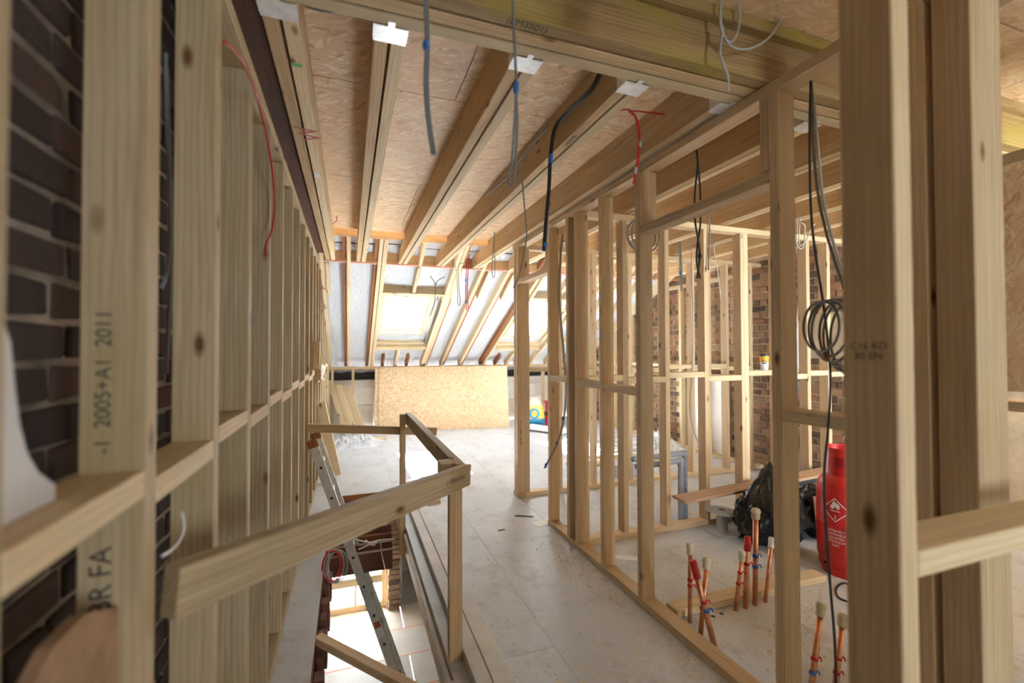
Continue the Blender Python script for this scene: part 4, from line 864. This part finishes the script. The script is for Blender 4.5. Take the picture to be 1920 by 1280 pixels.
# sawdust and shavings, too many to count
V = []; Fs = []; rnd = random.Random(11)
def flake(x, y, z=0.0):
    L = rnd.uniform(.004, .011); w_ = L * rnd.uniform(.4, .8); a = rnd.uniform(0, 6.3); h = rnd.uniform(.001, .005); k = len(V)
    for sx_, sy_, dz in ((-1, -1, 0), (1, -1, 0), (1, 1, h), (-1, 1, h)):
        V.append((x + (sx_ * L * math.cos(a) - sy_ * w_ * math.sin(a)) / 2, y + (sx_ * L * math.sin(a) + sy_ * w_ * math.cos(a)) / 2, z + .001 + dz))
    Fs.append((k, k + 1, k + 2, k + 3))
for i in range(2600):
    q = rnd.random()
    if q < .40: x, y = rnd.uniform(.68, 1.5), 1.1 + abs(rnd.gauss(0, .75))
    elif q < .62: x, y = rnd.gauss(1.42, .07), rnd.uniform(1.1, 3.2)
    elif q < .90: x, y = rnd.gauss(2.1, .4), rnd.gauss(1.7, .22)
    else: x, y = rnd.gauss(2.6, .3), rnd.gauss(2.2, .25)
    if x < .66 or y > 4 or 1.515 < x < 1.61 or 1.98 < y < 2.08: continue
    flake(x, y)
me = bpy.data.meshes.new('shavings'); me.from_pydata(V, [], Fs); me.update()
o = obj('sawdust', me, plain('shavings', (.66, .50, .30), .8)); o['kind'] = 'stuff'; o['label'] = 'pale sawdust and wood shavings scattered over the floor'; o['category'] = 'sawdust'

# ================================================================ FAR ROOM
bl, br = Vector((0.50, 8.16, 0.002)), Vector((2.78, 7.86, 0.002)); tl = Vector((0.47, 8.36, 1.115))
ud = (tl - bl).normalized(); xd = (br - bl).normalized(); nd = xd.cross(ud).normalized()
for k, (o0, o1, lab) in enumerate(((0, 0, 'large OSB sheet leaning against the far knee wall, front of the stack'), (-.07, -.12, 'OSB sheet leaning just behind the front one, left edge showing'))):
    s0 = bl + xd * o0 - nd * (.024 * k + 0); s1 = br + xd * o1 - nd * (.024 * k); h_ = ud * .565
    tag(bar('osb_sheet', s0 + h_, s1 + h_, .018, 1.13, OSB, None, ud, .001), lab, 'board')
for k in range(5):
    x = -.22 + .075 * k
    tag(bar('leaning_plank', (x + .17, 8.15, .025), (x - .10, 8.37, .86 - .02 * k), .07, .022, PINEP, None, (0, 1, .2)), ('leftmost', 'second', 'middle', 'fourth', 'rightmost')[k] + ' of five pale planks leaning in the far left corner', 'plank', 'planks in the far left corner')
p = W(632, 893, Z=0); q = W(598, 760, X=-.285)
tag(bar('leaning_plank', p + Vector((0, 0, .02)), Vector((q.x, p.y - .25, q.z)), .09, .04, PINEP, None, (0, 1, 0)), 'single stout timber leaning on the left studs beyond the ladder', 'plank')
tag(bx('loose_offcut', 0.15, 0.55, 7.50, 7.57, .001, .03, PINEP), 'pale offcut on the floor just right of the crumpled polythene', 'plank')
# timber blocks on left wall
for lab, z0, z1, y0 in (('upper brown timber block fixed to the left studs', 1.24, 1.50, 4.50), ('lower brown timber block fixed to the left studs', 1.10, 1.36, 4.72)):
    tag(bx('timber_block', -0.311, -0.255, y0, y0 + .07, z0, z1, PINEJ), lab, 'block')
# yellow and blue bag
def slabbag(c, wd, h, th, seed):
    bm = bmesh.new(); n, m_ = 18, 22; V = {}
    for s_ in (-1, 1):
        for i in range(n + 1):
            for j in range(m_ + 1):
                u, v = i / n * 2 - 1, j / m_; e = (1 - abs(u) ** 4) * (1 - abs(2 * v - 1) ** 5) * (1 - .35 * v)
                x = u * wd / 2 * (1 - .30 * v ** 2 - .42 * v ** 6); y = s_ * (th / 2 * e + .002); z = v * h * (1 + .04 * noise.noise(Vector((u * 2, seed, 0)))) + .002
                V[s_, i, j] = bm.verts.new((x + .006 * noise.noise(Vector((u * 5, v * 5, seed))), y + s_ * .012 * noise.noise(Vector((u * 4, v * 6, seed + 3))) * e, z))
        for i in range(n):
            for j in range(m_):
                f = (V[s_, i, j], V[s_, i + 1, j], V[s_, i + 1, j + 1], V[s_, i, j + 1]); bm.faces.new(f if s_ < 0 else f[::-1])
    me = bpy.data.meshes.new('bag'); bm.to_mesh(me); bm.free(); me.polygons.foreach_set('use_smooth', [True] * len(me.polygons)); return me
bp = W(1002, 790, Z=0); bp = Vector((bp.x * .94, bp.y * .94, 0)); BM = Matrix.Translation(bp) @ Matrix.Rotation(math.radians(-22), 4, 'Z')
bagm, nt, b = newmat('bag_print'); tc = N(nt, 'ShaderNodeTexCoord'); sx_ = N(nt, 'ShaderNodeSeparateXYZ'); nt.links.new(tc.outputs['Object'], sx_.inputs[0])
nt.links.new(ramp(nt, sx_.outputs[2], [(.0, (.03, .30, .55)), (.145, (.03, .30, .55)), (.15, (.85, .62, .10)), (.37, (.85, .66, .16)), (.40, (.72, .62, .45))]), b.inputs['Base Color']); b.inputs['Roughness'].default_value = .4
bg_ = thing('plaster_bag', 'yellow and blue plastic bag with a blue ring by the far wall', 'bag', bp)
obj('bag_body', slabbag(bp, .40, .50, .20, 2), bagm, bg_, BM)
rgm = bpy.data.meshes.new('ringprint'); RV = []; RF = []
for k in range(28):
    a = 2 * math.pi * k / 28
    for rr in (.062, .095): RV.append((rr * math.cos(a), -.112, .245 + rr * math.sin(a)))
for k in range(28): j = (k + 1) % 28; RF.append((k * 2, j * 2, j * 2 + 1, k * 2 + 1))
rgm.from_pydata(RV, [], RF); obj('ring_print', rgm, plain('ring_blue', (.02, .32, .62), .5), bg_, BM)
# red cable drums
rp = W(1026, 791, Z=0) * .95; rp.z = 0; rp.x += .03
for k, z in enumerate((0.0, .23)):
    c_ = rp + Vector((.06 + .02 * k, .02, z)); t = thing('cable_drum', ('lower', 'upper') [k] + ' red cable drum in the stack beside the yellow bag', 'drum', c_, 'red cable drums')
    RP = plain('red_plastic', (.60, .03, .05), .4)
    for zz in (0.001, .205): obj('flange', lathemesh([(.02, zz), (.165, zz), (.165, zz + .02), (.02, zz + .02)], 28), BLKW if (k + (zz > .1)) % 2 else RP, t, Matrix.Translation(c_))
    obj('wound_cable', lathemesh([(.03, .022), (.125, .022), (.13, .11), (.125, .203), (.03, .203)], 28), RP, t, Matrix.Translation(c_))
# boards and planks lying about
tag(bar('loose_board', (2.98, 7.62, .05), (3.48, 6.9, .03), .42, .018, WHITEB, None, (0, 0, 1)), 'white board lying on the floor in front of the yellow bag', 'board')
for k, (x0, y0, x1, y1, wd, z) in enumerate(((2.5, 5.0, 3.75, 4.80, .15, .02), (2.7, 5.3, 3.8, 5.10, .12, .02), (2.9, 5.55, 3.85, 5.5, .14, .02), (3.0, 5.95, 4.1, 5.75, .13, .02), (3.1, 6.3, 4.0, 6.1, .16, .02), (2.6, 5.16, 3.9, 4.86, .10, .055))):
    tag(bar('loose_plank', (x0, y0, z), (x1, y1, z), wd, .03, (PINEP, WHITEB, PLB, WHITEB, PLB, PINEP)[k]), ('nearest low', 'second', 'third', 'fourth', 'farthest', 'uppermost')[k] + ' plank of those strewn on the floor beyond the farther partition', 'plank', 'planks strewn beyond the farther partition')
tag(bx('insulation_block', 2.75, 3.05, 4.35, 4.55, .001, .14, plain('lilac_foam', (.55, .54, .66), .8)), 'small lilac foam block just beyond the farther cross partition', 'block')
tag(bx('plasterboard_panel', 4.60, 4.615, 4.65, 5.5, .0, 1.08, WHITEB), 'white plasterboard panel standing against the right brick wall', 'board')
tag(bar('leaning_plank', (4.42, 3.70, .02), (4.62, 3.55, 2.0), .10, .03, WHITEB, None, (0, 1, 0)), 'white-painted plank leaning on the right brick wall behind the nearer partition', 'plank')

# ================================================================ FOREGROUND EDGES
def sheet_poly(name, pts, x, th, mat, label, cat):
    """upright sheet in the plane X=x, outline given in (Y, Z)"""
    n = len(pts); V = [(x, p.y, p.z) for p in pts] + [(x - th, p.y, p.z) for p in pts]; c = sum((Vector(v) for v in V), Vector()) / len(V)
    Fs = [tuple(range(n)), tuple(range(n, 2 * n))[::-1]] + [(i, i + n, (i + 1) % n + n, (i + 1) % n) for i in range(n)]
    me = bpy.data.meshes.new(name); me.from_pydata([tuple(Vector(v) - c) for v in V], [], Fs); me.update()
    bm = bmesh.new(); bm.from_mesh(me); bmesh.ops.recalc_face_normals(bm, faces=bm.faces[:]); bm.to_mesh(me); bm.free()
    tag(obj(name, me, mat, None, Matrix.Translation(c)), label, cat)
O_ = pxs([(60, 1290), (100, 1212), (160, 1150), (240, 1117), (292, 1106)], X=-.345); yr = .90
O_ = [Vector((0, min(p.y, yr), p.z)) for p in O_]
sheet_poly('board_offcut', O_ + [Vector((0, yr, .05)), Vector((0, O_[0].y, .05))], -.345, .018, plain('brown_board', (.40, .25, .15), .7, nz=.25, nscale=12), 'blurred brown board offcut standing in the first stud bay at lower left', 'board')
O_ = pxs([(-10, 560), (20, 640), (30, 740), (38, 800), (52, 850), (72, 885), (104, 908)], X=-.36)
zb_ = 1.2265; ye = O_[-1].y
O_ = [Vector((0, p.y, max(p.z, zb_))) for p in O_]
sheet_poly('white_sheet', O_ + [Vector((0, ye, zb_ - .0005)), Vector((0, .586, zb_ - .0005)), Vector((0, .586, O_[0].z))] if O_[0].y > .59 else [p for p in O_ if p.y > .588] + [Vector((0, ye + .001, zb_ - .0005)), Vector((0, .586, zb_ - .0005)), Vector((0, .586, 1.55))], -.36, .004, plain('white_plastic', (.66, .64, .66), .5), 'white curved sheet standing on the nogging at the left edge', 'sheet')
def jacket():
    c = W(1925, 1190, D=1.3); HV = plain('hi_vis', (.42, .78, .03), .6); t = thing('hi_vis_jacket', 'lime green high-visibility jacket hanging at the right edge', 'jacket', c + Vector((.15, 0, -.35)))
    me = blob((0, 0, 5), (.16, .07, .34), 2.2, .12); obj('body', me, HV, t, Matrix.Translation(c + Vector((.13, -.08, -.12))))
    bar('reflective_band', c + Vector((.02, -.17, -.2)), c + Vector((.20, -.17, -.2)), .004, .05, GALV, t)
jacket()
